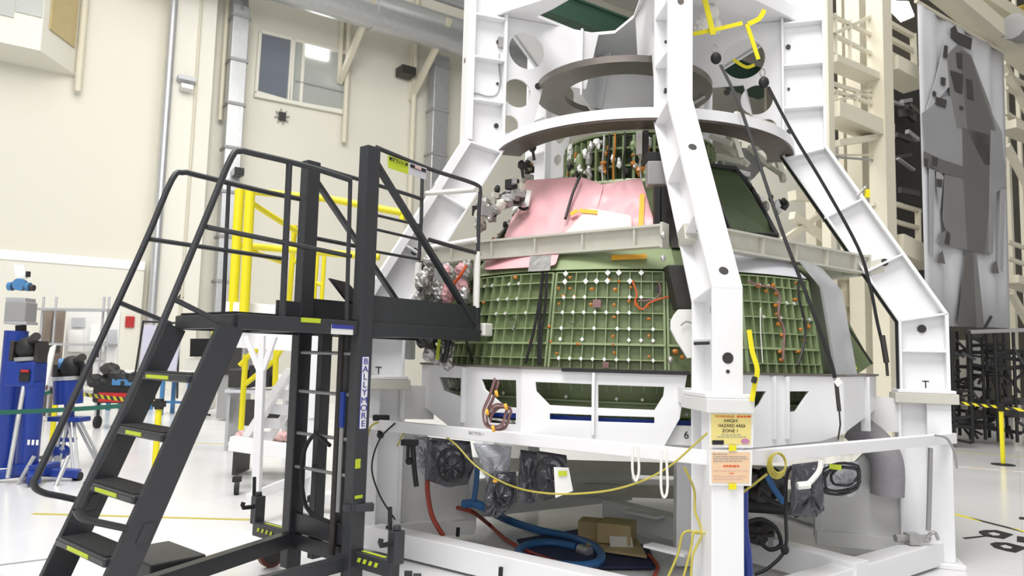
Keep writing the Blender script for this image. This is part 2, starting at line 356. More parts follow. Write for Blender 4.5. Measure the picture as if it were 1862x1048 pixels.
# things on the wall
def wallbox(name, x0, y0, x1, y1, out, m, label, cat, back=0.0):
    g = MB(); wall_rect(g, x0, y0, x1, y1, out, back); return tag(g.build(name, m, bevel=.02), label, cat)
wallbox('junction_box', 325, 134, 357, 149, 1.5, 'grey_l', 'pale lilac box clipped to the upper pilaster', 'box', 1.0)
wallbox('wall_lamp', 330, 150, 352, 163, 1.6, 'paper', 'small white lamp under the lilac box on the pilaster', 'lamp', 1.1)
wallbox('wall_speaker', 732, 116, 757, 138, 1.0, 'dark', 'small dark speaker fixed high on the wall', 'speaker', .2)
wallbox('black_sensor_box', 427, 303, 444, 320, 2.0, 'screen', 'small black square box on the tall grey duct', 'box', 1.5)
wallbox('fire_alarm', 229, 575, 244, 596, .62, 'redp', 'small red fire alarm box on the cream wall', 'alarm', .5)
wallbox('notice_sheet', 30+102, 578, 154, 594, .56, 'grey_l', 'pale blue notice sheet on the wall above the shelving', 'notice', .5)
st = thing('star_emblem', wp(513, 213, .1), 'dark star-shaped wall emblem below the wide window', 'emblem')
c = wp(513, 212, .12); g = MB(); g.obox(c, UW*.16, NW*.05, UP*.2); g.build('centre_plate', 'dark', st)
g = MB()
for k in range(8):
    a = PI*k/4+.2; dd = UW*math.cos(a)+UP*math.sin(a); g.bar(c+dd*.1, c+dd*.36, .05, .035, up=NW)
g.build('spikes', 'grey', st)
# ceiling
ce = MB(); ce.add([(-40, -2, 24), (60, -2, 24), (60, 70, 24), (-40, 70, 24)], [[3, 2, 1, 0]]); ceo = struct('ceiling', ce, 'offwhite', loc=V((0, 0, 24)))
for i, (cx_, cy_) in enumerate([(-12, 14), (-4, 18), (4, 14), (12, 20), (-12, 26), (4, 26), (12, 8), (2.5, 20)]):
    g = MB(); g.box((cx_, cy_, 23.9), (3, 1.2, .1), .6)
    tag(g.build('bay_lamp', 'lamp'), 'lit rectangular lamp panel on the hall ceiling', 'lamp', 'lamp panels on the hall ceiling')
# crane girders seen through the opening in the deck
p = at(1040, 30, Z=17); g = MB(); g.bar(p-UW*14, p+UW*14, 1.0, .9); g.bar(p-UW*14+UP*.5, p+UW*14+UP*.5, 1.3, .1); g.bar(p-UW*14-UP*.5, p+UW*14-UP*.5, 1.3, .1)
tag(g.build('crane_girder', mat('green_girder', (.045, .10, .07), .5)), 'dark green girder overhead seen through the frame opening', 'girder')
# floor tape
def tape(px0, py0, px1, py1, w_, m, name, label):
    a = at(px0, py0, Z=0); b = at(px1, py1, Z=0); g = MB(); g.bar(a+UP*.002, b+UP*.002, w_, .003); tag(g.build(name, m), label, 'tape')
tape(1733, 935, 1990, 1000, .06, hazard('tape_stripe', (1, 0, 0), 4), 'floor_tape', 'yellow and black striped tape on the floor by the letters')
tape(60, 935, 455, 946, .06, 'hose_y', 'floor_tape', 'faded yellow tape on the floor behind the black ladder')
tape(1735, 848, 1900, 862, .05, hazard('tape_orange', (1, 0, 0), 3, (.75, .55, .35), (.7, .7, .7)), 'floor_tape', 'thin faded orange tape on the floor near the lone yellow stanchion')
tape(-20, 1031, 130, 1012, .03, 'grey', 'floor_joint', 'thin dark joint line across the left floor')
tape(290, 805, 520, 810, .05, 'hose_y', 'floor_tape', 'pale yellow floor tape beyond the stair treads')
tape(1735, 822, 1900, 834, .04, 'hose_y', 'floor_tape', 'thin yellow tape on the floor before the dark steel racks')
# large floor letters on the right, read upside down from here
def fl_letter(pts, hole=None):
    P = [at(x, y, Z=0) for x, y in pts]; O = P[0]
    outer = [(p.x-O.x, p.y-O.y) for p in P]; holes = []
    if hole: holes = [[(q.x-O.x, q.y-O.y) for q in [at(x, y, Z=0) for x, y in hole]]]
    return MB().holed(O+UP*.003, (1, 0, 0), (0, 1, 0), outer, holes, .003)
L1 = [(1780, 967), (1790, 965), (1812, 965), (1843, 973), (1825, 981), (1812, 979), (1790, 976), (1780, 970)]; H1 = [(1795, 970), (1806, 968), (1820, 972), (1816, 975), (1806, 975)]
L2 = [(1800, 990), (1810, 987), (1832, 988), (1868, 997), (1847, 1006), (1830, 1003), (1808, 997)]; H2 = [(1817, 993), (1828, 991), (1842, 996), (1838, 999), (1826, 998)]
for Lx, Hx in ((L1, H1), (L2, H2)):
    tag(fl_letter(Lx, Hx).build('floor_letter', 'rubber'), 'black painted letter with an open bowl on the right floor, ' + ('upper' if Lx is L1 else 'lower') + ' one', 'letter')
tag(fl_letter([(1750, 979), (1790, 975), (1798, 976), (1755, 981)]).build('floor_letter', 'rubber'), 'thin black painted stroke beside the floor letters', 'letter')
tag(fl_letter([(1849, 976), (1880, 980), (1880, 990), (1849, 986)]).build('floor_letter', 'rubber'), 'black painted block at the right edge of the floor', 'letter')
tag(fl_letter([(1853, 941), (1880, 943), (1880, 947), (1853, 945)]).build('floor_letter', 'rubber'), 'black painted dash above the floor letters', 'letter')
# ================================================================== white five-legged assembly frame
C0 = V((1.201, 7.018, 0)); R_LO, R_UP, Z_J, Z_B, Z_U = 2.602, 1.718, 1.35, 2.055, 3.546
AZ = dict(F=270, R=342, B1=54, B2=126, L=198)
LEGD = {'L': (V((-1.277, 6.245)), V((-.482, 6.515))), 'F': (V((1.295, 4.401)), V((1.213, 5.304))), 'R': (V((3.658, 6.184)), V((2.793, 6.467)))}
fr = thing('assembly_frame', (C0.x, C0.y, 0), 'tall white five-legged steel frame standing around the green capsule', 'frame')
def er(az): return V((math.cos(math.radians(az)), math.sin(math.radians(az)), 0))
def leg_plan(k):
    if k in LEGD:
        lo, up = LEGD[k]; lo, up = V((lo[0], lo[1], 0)), V((up[0], up[1], 0))
    else: lo, up = C0+er(AZ[k])*R_LO, C0+er(AZ[k])*R_UP
    d = (lo-up).normalized(); return lo, up, d
LP = {k: leg_plan(k) for k in AZ}
DEP = .37; FW_ = .19
TOPZ = 5.4
def leg(k):
    lo, up, d = LP[k]; t = UP.cross(d).normalized()
    Rl, Ru = (lo-up).length, 0.0       # radial coordinate measured from the upper outer line
    q = lambda r, z: up+d*r+UP*z
    outer = [(0, TOPZ), (0, Z_U), (Rl, Z_B), (Rl, Z_J+.03)]
    inner = [(-DEP, TOPZ), (-DEP, Z_U-.07), (Rl-DEP, Z_B-.07), (Rl-DEP, Z_J+.03)]
    mb = MB()
    web = [q(*p) for p in outer]+[q(*p) for p in inner[::-1]]
    mb.prism([p-t*.012 for p in web], t*.024)
    for line, ft, sgn in ((outer, .07 if k == 'L' else .028, -1), (inner, .022, 1)):
        for i in range(3):
            a, b = q(*line[i]), q(*line[i+1]); dd = (b-a).normalized(); n_ = t.cross(dd)
            if n_.dot(d) < 0: n_ = -n_
            mb.obox((a+b)/2+n_*(sgn*ft/2-sgn*.003), (b-a)/2+dd*.006, t*FW_/2, n_*ft/2)
    # stiffeners across the recess
    def stiff(r0, z0, r1, z1):
        a, b = q(r0, z0), q(r1, z1); mb.bar(a, b, FW_*.97, .018, up=UP if abs(z0-z1) < abs(r0-r1) else d)
    for z in (3.92, 4.32, 4.72): stiff(-.02, z, -DEP+.02, z)
    stiff(-.02, Z_U-.02, -DEP+.02, Z_U-.09)
    for f in (.33, .66):
        r, z = Rl*f, Z_U+(Z_B-Z_U)*f; stiff(r-.02, z, r-DEP+.04, z-.16)
    stiff(Rl-.02, Z_B, Rl-DEP+.02, Z_B-.06); stiff(Rl-.02, 1.74, Rl-DEP+.02, 1.74)
    mb.obox(q(Rl-DEP/2, Z_J+.056), d*(DEP/2+.03), t*(FW_/2+.05), UP*.013)
    o = mb.build('leg', 'white', fr, bevel=.004)
    def plug(r, z, rad): MB().disc(q(r, z)+t*.016*side, t, rad, .02, 16).build('plug', 'dark', o)
    seen = [-1, 1] if k not in LEGD else [1 if (CAM-up).dot(t) > 0 else -1]
    for side in seen:
        for z, rd_ in ((4.9, .018), (4.52, .022), (4.12, .012), (3.72, .022)): plug(-DEP+.06, z, rd_)
        plug(-.15+Rl*.66, Z_U+(Z_B-Z_U)*.7, .032); plug(Rl-DEP/2, 1.93, .034)
    # plugs in the outer face
    for f in (.3, .93): 
        c = q(Rl*f, Z_U+(Z_B-Z_U)*f); MB().disc(c, (t.cross(q(Rl, Z_B)-q(0, Z_U))).normalized(), .03, .012, 18).build('plug', 'dark', o)
    MB().disc(q(Rl, 1.63), d, .034, .012, 18).build('plug', 'dark', o); MB().disc(q(Rl, 1.55), d, .012, .012, 12).build('plug', 'dark', o)
    pm = MB(); pm.disc(q(0, 4.3), d, .025, .012, 18); pm.build('bolt', 'steel', o)
    # letter T at the foot of the leg
    tm = text_mesh('T', .085, q(Rl-DEP*.45, Z_J+.09)+t*(-.0135 if k != 'F' else -.0135), -d if k in ('L', 'F') else d, UP)
    if k in ('F', 'R', 'L'):
        sgn = -1 if (CAM-q(0, 0)).dot(t) < 0 else 1
        ex_ = UP.cross(t*sgn)
        tm = text_mesh('T', .09, q(Rl-DEP*.45, Z_J+.11)+t*sgn*.0145, ex_, UP); tm.build('marking', 'rubber', o)
    # machined joint plate, lower post, gusset panel
    jp = MB(); jp.obox(q(Rl-DEP/2, Z_J), d*(DEP/2+.05), t*(FW_/2+.05), UP*.042); jp.build('joint_plate', 'alu' if k != 'F' else 'white2', fr, bevel=.006)
    ps = MB(); ps.obox(q(Rl-.09, .674), d*.09, t*.098, UP*.634); ps.obox(q(Rl-.28, .674), d*.11, t*.02, UP*.634); ps.obox(q(Rl-.38, .674), d*.012, t*.09, UP*.634)
    ps.obox(q(Rl-.2, .02), d*.26, t*.16, UP*.02)
    ps.build('post', 'white', fr, bevel=.006)
    if k != 'F':
        gp = MB()
        P = [q(Rl-.38, 1.0), q(Rl-.38, .12), q(Rl-.95, .12), q(Rl-1.02, .2), q(Rl-1.02, .62), q(Rl-.78, .72), q(Rl-.6, .92)]
        gp.prism([p-t*.03 for p in P], t*.06); gp.obox(q(Rl-.7, .14), d*.34, t*.09, UP*.06); gp.obox(q(Rl-1.02, .4), d*.03, t*.08, UP*.28)
        gp.build('gusset_panel', 'white2', fr, bevel=.005)
for k in AZ: leg(k)
order = ['F', 'R', 'B1', 'B2', 'L']
def lp_at(k, r_in, z=0): lo, up, d = LP[k]; return lo-d*r_in+UP*z
# base beams, and the rail that runs around at waist height
for i in range(5):
    a, b = order[i], order[(i+1) % 5]
    A, B = lp_at(a, .12, .11), lp_at(b, .12, .11); d_ = (B-A).normalized()
    MB().bar(A+d_*.05, B-d_*.05, .17, .18).build('base_beam', 'white', fr, bevel=.008)
for a, b in (('L', 'F'), ('F', 'R')):
    A, B = lp_at(a, -.03 if a != 'F' else .04, 1.03), lp_at(b, -.03 if b != 'F' else .04, 1.03)
    MB().bar(A, B, .06, .085).build('waist_rail', 'white', fr, bevel=.006)
    m_ = (A+B)/2; d_ = (B-A).normalized(); n_ = V((d_.y, -d_.x, 0)); n_ = n_ if n_.dot(CAM-m_) > 0 else -n_
    if a == 'L': text_mesh('SECTION 1', .03, A.lerp(B, .42 if a == 'L' else .63)+n_*.031+UP*.01, UP.cross(n_), UP).build('marking', 'grey', fr)
# arch ring with a bare brown underside
def ring(mb, r0, r1, z0, z1, n=80, c=C0): return mb.lathe(V((c.x, c.y, 0)), [(r0, z0), (r1, z0), (r1, z1), (r0, z1), (r0, z0)], n)
def arc(mb, r0, r1, z0, z1, a0, a1, n=48):
    vs = []
    for i in range(n+1):
        e = er(a0+(a1-a0)*i/n)
        vs += [C0+e*r0+UP*z0, C0+e*r1+UP*z0, C0+e*r1+UP*z1, C0+e*r0+UP*z1]
    fs = [[0, 3, 2, 1], [4*n, 4*n+1, 4*n+2, 4*n+3]]
    for i in range(n):
        for j in range(4): fs.append([4*i+j, 4*i+(j+1) % 4, 4*i+4+(j+1) % 4, 4*i+4+j])
    return mb.add(vs, fs)
ar = MB(); arc(ar, 1.19, 1.42, 3.50, 3.585, 193, 347); ar.build('arch_ring', 'white', fr, smooth=True)
ar = MB(); arc(ar, 1.185, 1.415, 3.480, 3.499, 193, 347); ar.build('arch_ring_underside', 'brown', fr, smooth=True)
# upper deck with its opening
ZD = 4.8
dk = [C0+er(AZ[k])*1.47 for k in order]
op = [(975, 28), (1005, 14), (1050, -12), (1168, -14), (1152, 30), (1118, 58), (1062, 63)]
opp = [at(x, y, Z=ZD) for x, y in op]
g = MB(); g.holed(V((0, 0, ZD)), (1, 0, 0), (0, 1, 0), [(p.x, p.y) for p in dk], [[(p.x, p.y) for p in opp]], .03)
for i in range(5): 
    a, b = dk[i], dk[(i+1) % 5]; g.bar(a+UP*(ZD+.03), b+UP*(ZD+.03), .03, .13)
g.build('upper_deck', 'white', fr)
# radial plates with lightening holes
RAD_H = {'L': [(957, 93, 30, 33), (940, 170, 22, 26), (926, 227, 15, 17)], 'R': [(1352, 108, 38, 36), (1376, 182, 28, 27), (1394, 234, 19, 17)]}
ZH = 4.2
for k in order:
    lo, up, d = LP[k]; t = UP.cross(d).normalized(); rc = (up-C0).dot(d); O = V((C0.x, C0.y, 0)) if k not in LEGD else up-d*rc
    O = O-d*0
    ri = rc-DEP
    outer = [(ri, 3.60), (ri, ZD-.02), (.42, ZD-.02), (.55, ZH), (.98, ZH), (1.12, 3.60)]
    if k in RAD_H:
        holes = []
        for (hx, hy, rx, ry) in RAD_H[k]:
            pc = onp(hx, hy, O, t); px_ = onp(hx+rx, hy, O, t); py_ = onp(hx, hy-ry, O, t)
            rr = ry/ (abs(proj(pc+UP*.1)[1]-proj(pc)[1])/.1)
            rx2 = rx/(abs(proj(pc+d*.1)[0]-proj(pc)[0])/.1)
            holes.append(circ((pc-O).dot(d), pc.z, min(rr, rx2*1.3), min(rr, rx2*1.3)))
    else: holes = [circ(1.12, 4.45, .15), circ(1.19, 4.08, .10), circ(1.23, 3.8, .065)]
    g = MB(); g.holed(O, d, UP, outer, holes, .022); o = g.build('gusset_plate', 'white', fr)
# hub: machined ring under a short five-sided wall
HC = V((1.02, 6.9, 0))
g = MB(); g.lathe(V((HC.x, HC.y, 0)), [(.56, ZH-.06), (.84, ZH-.06), (.84, ZH), (.56, ZH), (.56, ZH-.06)], 60); g.build('hub_ring', 'steel', fr, smooth=True)
g = MB()
for i in range(5):
    a, b = C0+er(AZ[order[i]])*.62, C0+er(AZ[order[(i+1) % 5]])*.62
    if order[i] in ('B1', 'R', 'B2'): g.bar(a+UP*4.45, b+UP*4.45, .02, .66)
g.build('hub_wall', 'white', fr)
g = MB(); P = [at(x, y, Y=7.75) for x, y in ((1058, 140), (1150, 140), (1150, 240), (1058, 240))]; g.prism(P, (0, .05, 0)); hb = g.build('hub_block', 'white', fr)
MB().disc(at(1101, 190, Y=7.73), (0, -1, 0), .035, .03, 16).build('plug', 'dark', hb)
for k, x, y in (('L', 978, 157), ('R', 1322, 168)):
    lo, up, d = LP[k]; t = UP.cross(d).normalized(); sg = 1 if (CAM-up).dot(t) > 0 else -1
    MB().disc(onp(x, y, up+t*sg*.014, t), t, .03, .012, 16).build('plug', 'dark', fr)
lo, up, d = LP['R']; t = UP.cross(d).normalized(); sg = 1 if (CAM-up).dot(t) > 0 else -1; Rl = (lo-up).length
q = lambda r, z: up+d*(r-DEP-.012)+UP*z+t*sg*.05
MB().tube([q(0, Z_U-.07), q(Rl, Z_B-.07), q(Rl, Z_J+.03)], .012, 8).build('edge_seal', 'rubber', fr)
# small grey box and cable on the left leg
lo, up, d = LP['L']; t = UP.cross(d).normalized(); sg = 1 if (CAM-up).dot(t) > 0 else -1
pt = lambda x, y, o_=.02: onp(x, y, up+t*sg*o_, t)
MB().obox(pt(911, 78), d*.03, t*.02, UP*.05).build('junction_box', 'grey', fr)
MB().tube([pt(908, 98), pt(908, 120), pt(910, 150), pt(903, 172), pt(885, 175), pt(866, 170), pt(856, 178), pt(853, 215), pt(850, 255), pt(835, 285), pt(815, 320), pt(790, 360)], .006, 6, smooth=4).build('cable', 'grey', fr, smooth=True)

# ================================================================== lower cradle
cr = thing('support_cradle', (C0.x, C0.y, .9), 'white cut-out support cradle under the green capsule', 'cradle')
RC, ZC = 2.05, 1.53
CAZ = [198, 237, 270, 306, 342, 18, 54, 90, 126, 162]
cvx = {a: C0+er(a)*RC for a in CAZ}; cv = {k: C0+er(AZ[k])*RC for k in order}
def face(a, b):
    A, B = cvx[a], cvx[b]; ex = (B-A).normalized(); n_ = V((ex.y, -ex.x, 0)); n_ = n_ if n_.dot((A+B)/2-C0) > 0 else -n_
    return A, B, ex, n_
def f2(A, ex, n_, pts): return [((p-A).dot(ex), p.z) for p in [onp(x, y, A, n_) for x, y in pts]]
def cpanel(a, b, out, holes, ribs, out3=None):
    A, B, ex, n_ = face(a, b); L_ = (B-A).length
    o2 = f2(A, ex, n_, out) if out else out3
    o2 = [(min(max(x, 0), L_), min(z, ZC)) for x, z in o2]
    g = MB(); g.holed(A, ex, UP, o2, [f2(A, ex, n_, h) for h in holes] if out else holes, .02)
    for px in ribs:
        p = onp(px, 700, A, n_); g.obox(p-UP*(p.z-1.30)+n_*.012, ex*.010, n_*.035, UP*.215)
    g.build('cradle_panel', 'white', cr, bevel=.003)
cpanel(198, 237, [(764, 655), (960, 662), (960, 802), (838, 792), (766, 735)], [[(800, 686), (841, 688), (841, 722), (809, 710)], [(876, 690), (940, 692), (941, 742), (918, 740), (882, 708)], [(884, 750), (940, 752), (940, 772), (890, 769)]], [848])
cpanel(237, 270, [(940, 662), (1250, 675), (1236, 762), (1207, 814), (985, 806), (940, 802)], [[(974, 695), (1076, 699), (1076, 741), (1000, 737), (976, 712)], [(1088, 700), (1208, 704), (1206, 720), (1190, 746), (1088, 742)], [(1000, 752), (1076, 755), (1076, 766), (1000, 763)], [(1088, 756), (1190, 759), (1190, 770), (1088, 767)]], [1081])
cpanel(270, 306, [(1292, 675), (1540, 680), (1540, 790), (1490, 803), (1380, 814), (1292, 815)], [[(1430, 712), (1470, 712), (1446, 748), (1431, 750)], [(1371, 712), (1392, 712), (1380, 735), (1371, 744)]], [1426, 1402])
cpanel(306, 342, [(1520, 680), (1615, 684), (1590, 745), (1520, 792)], [], [1570])
for a, b in ((342, 18), (18, 54), (54, 90), (90, 126), (126, 162), (162, 198)):
    L_ = (cvx[a]-cvx[b]).length; L_ = L_
    cpanel(a, b, None, [[(.15, 1.42), (L_*.48, 1.42), (L_*.48, 1.2), (.25, 1.2)], [(L_*.52, 1.42), (L_-.15, 1.42), (L_-.25, 1.2), (L_*.52, 1.2)]], [], [(0, 1.52), (L_, 1.52), (L_, 1.1), (0, 1.1)])
g = MB()
g.holed(V((0, 0, ZC)), (1, 0, 0), (0, 1, 0), [(C0.x+(RC+.03)*math.cos(math.radians(k)), C0.y+(RC+.03)*math.sin(math.radians(k))) for k in CAZ], [circ(C0.x, C0.y, 1.84, n=48)], .016)
g.build('rim_plate', 'steel', cr)
g = MB(); a = cv['F']+UP*1.525; g.bar(a.lerp(cvx[237]+UP*1.525, .75)+V((0, -.035, 0)), a+V((0, -.035, 0)), .03, .025); g.build('rim_seal', 'rubber', cr)
# cradle arms to the legs
for k in order:
    lo, up, d = LP[k]; p = lo-d*.36; q_ = cv[k]
    g = MB(); za_, ha_ = (1.38, .10) if k == 'F' else (1.2, .28); g.bar(V((p.x, p.y, za_)), V((q_.x, q_.y, za_))-d*.1, .16, ha_); g.build('cradle_arm', 'white2', cr)
# lower ring and feet of the cradle
g = MB(); ring(g, 1.45, 1.75, .98, 1.06); g.build('lower_ring', 'white2', cr, smooth=True)
g = MB(); ring(g, 1.83, 1.87, 1.15, 1.195); g.build('blue_ring', 'blue', cr, smooth=True)
# number plate beam with the 6
A, B, ex, n_ = face(237, 270)
b0 = onp(1200, 790, A-n_*.06, n_); b1 = onp(1290, 794, A-n_*.06, n_)
g = MB(); g.bar(b0-ex*.03, b1+ex*.05, .03, .13); g.build('number_beam', 'white2', cr)
text_mesh('6', .07, onp(1248, 792, A-n_*.042, n_), UP.cross(n_), UP).build('marking', 'rubber', cr)
# trusses under the cradle: floor-level cross frame
xf = thing('floor_dolly', (C0.x+.2, C0.y+.6, 0), 'grey-white cross frame on the floor beneath the capsule', 'frame')
for z_, y_ in ((.78, 8.0), (.52, 7.6), (.28, 7.7)):
    g = MB(); g.bar((-.4, y_, z_), (2.9, y_-.1, z_), .08, .12); g.build('cross_beam', 'alu', xf)
g = MB(); g.bar((2.5, 5.3, .14), (1.0, 7.4, .14), .16, .2); g.build('diagonal_beam', 'white', xf, bevel=.005)
g = MB(); g.bar((-.6, 7.0, .25), (1.3, 8.0, .3), .1, .34); g.build('side_plate', 'white2', xf)
p = at(1240, 935, Y=5.9)
g = MB(); g.box((p.x, p.y, .42), (.11, .11, .78)); g.box((p.x, p.y, .83), (.2, .2, .03)); g.prism([(p.x+.05, p.y, .25), (p.x+.05, p.y, .5), (p.x+.24, p.y, .03), (p.x+.05, p.y, .03)], (0, .02, 0)); g.build('stub_post', 'white', xf, bevel=.004)
for px, py in ((1170, 935), (1215, 1000)):
    p = at(px, py, Z=.25); g = MB(); g.box(p, (.35, .12, .02), -.8); g.build('shelf_plate', 'white', xf)
# ================================================================== the green capsule
cp = thing('space_capsule', (C0.x, C0.y, 1.1), 'green ribbed spacecraft crew capsule sitting inside the white frame', 'spacecraft')
PROF = [(1.10, 1.62), (1.24, 1.78), (1.535, 1.865), (2.26, 1.75), (2.44, 1.56), (2.5, 1.50), (3.10, 1.04)]   # z, radius
def rad(z):
    for (z0, r0), (z1, r1) in zip(PROF, PROF[1:]):
        if z <= z1: return r0+(r1-r0)*(z-z0)/(z1-z0)
    return PROF[-1][1]
def sp(az, z, o=0.0): a = math.radians(az); r = rad(z)+o; return V((C0.x+r*math.cos(a), C0.y+r*math.sin(a), z))
def az_of(px, z, o=0.0):
    f = lambda a: abs(proj(sp(a, z, o))[0]-px)
    best = min(range(182, 339, 3), key=f); st = 1.5
    while st > .02:
        best = min((best-st, best, best+st), key=f); st /= 2
    return best
def z_of(az, py, o=0.0):
    lo, hi = 1.1, 3.6
    for _ in range(30):
        m = (lo+hi)/2
        if proj(sp(az, m, o))[1] > py: lo = m
        else: hi = m
    return lo
def patch(mb, a0, a1, z0, z1, o, t=0.0, na=12, nz=4):
    vs = []; fs = []
    lay = [o] if t == 0 else [o, o-t]
    for oo in lay:
        for j in range(nz+1):
            for i in range(na+1): vs.append(sp(a0+(a1-a0)*i/na, z0+(z1-z0)*j/nz, oo))
    n1 = (na+1)*(nz+1)
    for j in range(nz):
        for i in range(na):
            q = [j*(na+1)+i, j*(na+1)+i+1, (j+1)*(na+1)+i+1, (j+1)*(na+1)+i]; fs.append(q)
            if t: fs.append([k+n1 for k in q[::-1]])
    if t:
        rim = [i for i in range(na+1)]+[(j+1)*(na+1)-1 for j in range(1, nz+1)]+[nz*(na+1)+i for i in range(na-1, -1, -1)]+[j*(na+1) for j in range(nz-1, 0, -1)]
        for i in range(len(rim)): a, b = rim[i], rim[(i+1) % len(rim)]; fs.append([a, a+n1, b+n1, b])
    return mb.add(vs, fs)
def hrib(mb, z, a0, a1, w_=.008, dep=.04, o=.0, n=16):
    for i in range(n):
        A0, A1 = a0+(a1-a0)*i/n, a0+(a1-a0)*(i+1)/n
        vs = [sp(A, z+s_*w_/2, oo) for A in (A0, A1) for s_ in (-1, 1) for oo in (o-dep, o)]
        mb.add(vs, [[0, 1, 3, 2], [4, 6, 7, 5], [1, 5, 7, 3], [0, 2, 6, 4], [0, 4, 5, 1], [2, 3, 7, 6]])
def vrib(mb, az, z0, z1, w_=.007, dep=.04, o=.0):
    da = math.degrees(w_/rad((z0+z1)/2))/2
    vs = [sp(az+s_*da, z, oo) for z in (z0, z1) for s_ in (-1, 1) for oo in (o-dep, o)]
    mb.add(vs, [[0, 2, 3, 1], [4, 5, 7, 6], [1, 3, 7, 5], [0, 4, 6, 2], [0, 1, 5, 4], [2, 6, 7, 3]])
# inner skin so nothing shows through
g = MB(); g.lathe(C0, [(r-.06, z) for z, r in PROF], 64); g.build('inner_shell', 'green', cp, smooth=True)
zt = 2.255; zm = 1.675
panels = []
def panel(px0, px1, ncol, zs, zlow, name='barrel_panel'):
    zc = 1.95; a0, a1 = az_of(px0, zc), az_of(px1, zc)
    sk = MB(); patch(sk, a0, a1, 1.53, zt, -.04, .01, 14, 2); o = sk.build(name, 'green', cp, smooth=True)
    rb = MB()
    for z in zs+[zt-.01]: hrib(rb, z, a0, a1)
    hrib(rb, zm, a0, a1, .016, .05, .008)
    for i in range(ncol+1): vrib(rb, a0+(a1-a0)*i/ncol, 1.54, zt-.01, .006 if 0 < i < ncol else .016)
    rb.build('rib_grid', 'green_l', o)
    panels.append((a0, a1, ncol, zs)); return o, a0, a1
_az = az_of(1100, 1.9)
ZR = [z_of(_az, y) for y in (512, 541, 569, 598, 654)]; zm = z_of(_az, 626)
ZS = ZR
oL, aL0, aL1 = panel(835, 1000, 11, ZS, 0)
oC, aC0, aC1 = panel(1006, 1208, 10, ZS, 0)
oR, aR0, aR1 = panel(1352, 1480, 9, ZS, 0)
oG, aG0, aG1 = panel(1214, 1350, 3, [1.9], 0)
oE, aE0, aE1 = panel(785, 833, 2, [1.8, 2.0], 0)
# light green ledge above the barrel
for a0, a1, nm in ((aL1-2, aC1+3, 'ledge_panel'), (aE0, aL1-2, 'ledge_panel'), (aG0+6, aR1, 'ledge_panel')):
    g = MB(); patch(g, a0, a1, 2.265, 2.44, .0, .03, 16, 2); g.build(nm, 'green_l' if a0 < aG0 else 'grey_l', cp, smooth=True)
# silvery corner panels
g = MB(); patch(g, az_of(1478, 2.0)+.5, az_of(1478, 2.0)+12, 1.53, 2.42, .10, .02, 8, 4); g.build('foil_panel', 'galv', cp, smooth=True)
g = MB(); patch(g, aE0-12, aE0-1, 1.54, 2.3, -.02, .02, 8, 4); g.build('foil_panel', 'silver', cp)
# clips at rib crossings
clip = None; nclip = 0
def node(az, z, name, m, s_=.016, par=None, sq=False):
    c = sp(az, z, .006); a = math.radians(az); e = V((-math.sin(a), math.cos(a), 0)); r_ = V((math.cos(a), math.sin(a), 0))
    k = (rad(z+.05)-rad(z-.05))/.1; u = (UP+r_*k).normalized(); mb = MB()
    P = [c+e*s_, c+u*s_*1.15, c-e*s_, c-u*s_*1.15] if not sq else [c+e*s_+u*s_, c+u*s_-e*s_, c-e*s_-u*s_, c+e*s_-u*s_]
    mb.prism(P, e.cross(u)*.012); return mb.build(name, m, par or cp)
random.seed(3)
for i in range(1, 10):
    for z in ZR+[zm+.03, ZR[0]+.06]:
        if random.random() < (.75 if z != ZR[0]+.06 else .45):
            node(aC0+(aC1-aC0)*i/10, z, 'clip', 'paper', .014 if z < 2.15 else .02, oC)
for i in range(1, 11):
    for z in ZR[:4]:
        if random.random() < .42: node(aL0+(aL1-aL0)*i/11, z, 'clip', 'offwhite', .013, oL)
for i in range(1, 9):
    for z in ZR[:3]:
        if random.random() < .45: node(aR0+(aR1-aR0)*i/9, z, 'clip', 'offwhite', .012, oR)
def film(px, py, s_=.014, par=None, m='orange'):
    z = 1.9
    for _ in range(4): a = az_of(px, z); z = z_of(a, py)
    c = sp(a, z, .004); random.seed(px*7+py)
    mb = MB(); mb.blob(c, s_*random.uniform(.8, 1.4), s_*.7, s_*random.uniform(.6, 1.1), 8, 5, .15); return mb.build('film_patch', m, par or cp)
for px, py in [(1016, 525), (1017, 553), (1037, 505), (1037, 525), (1085, 510), (1107, 510), (1126, 512), (1150, 512), (1147, 523), (1119, 527), (1077, 526), (1025, 539), (1045, 540), (1075, 554), (1117, 555), (1157, 554), (1178, 558), (1163, 562), (1117, 577), (1115, 612), (1115, 627), (1117, 642), (1180, 611), (1180, 580), (1013, 643), (1052, 626), (1002, 622), (938, 505), (880, 551), (966, 622), (999, 594), (1180, 649), (1144, 548)]: film(px, py, par=oC)
for px, py in [(1405, 520), (1412, 535), (1410, 556), (1413, 572), (1416, 590), (1422, 610), (1418, 640), (1420, 655), (1392, 530), (1378, 520), (1448, 515), (1445, 545), (1455, 600), (1462, 620), (1450, 640), (1470, 594)]: film(px, py, .018, par=oR)
for px, py in [(1240, 650), (1228, 640), (1250, 628)]: film(px, py, .02, par=oG)
def sq(px, py, s_, m, par):
    z = 1.9
    for _ in range(4): a = az_of(px, z); z = z_of(a, py)
    return node(a, z, 'square_pad', m, s_, par, True)
sq(1086, 553, .03, 'purple', oC); sq(1102, 664, .022, 'purple', oC); sq(1196, 527, .02, 'dark', oC)
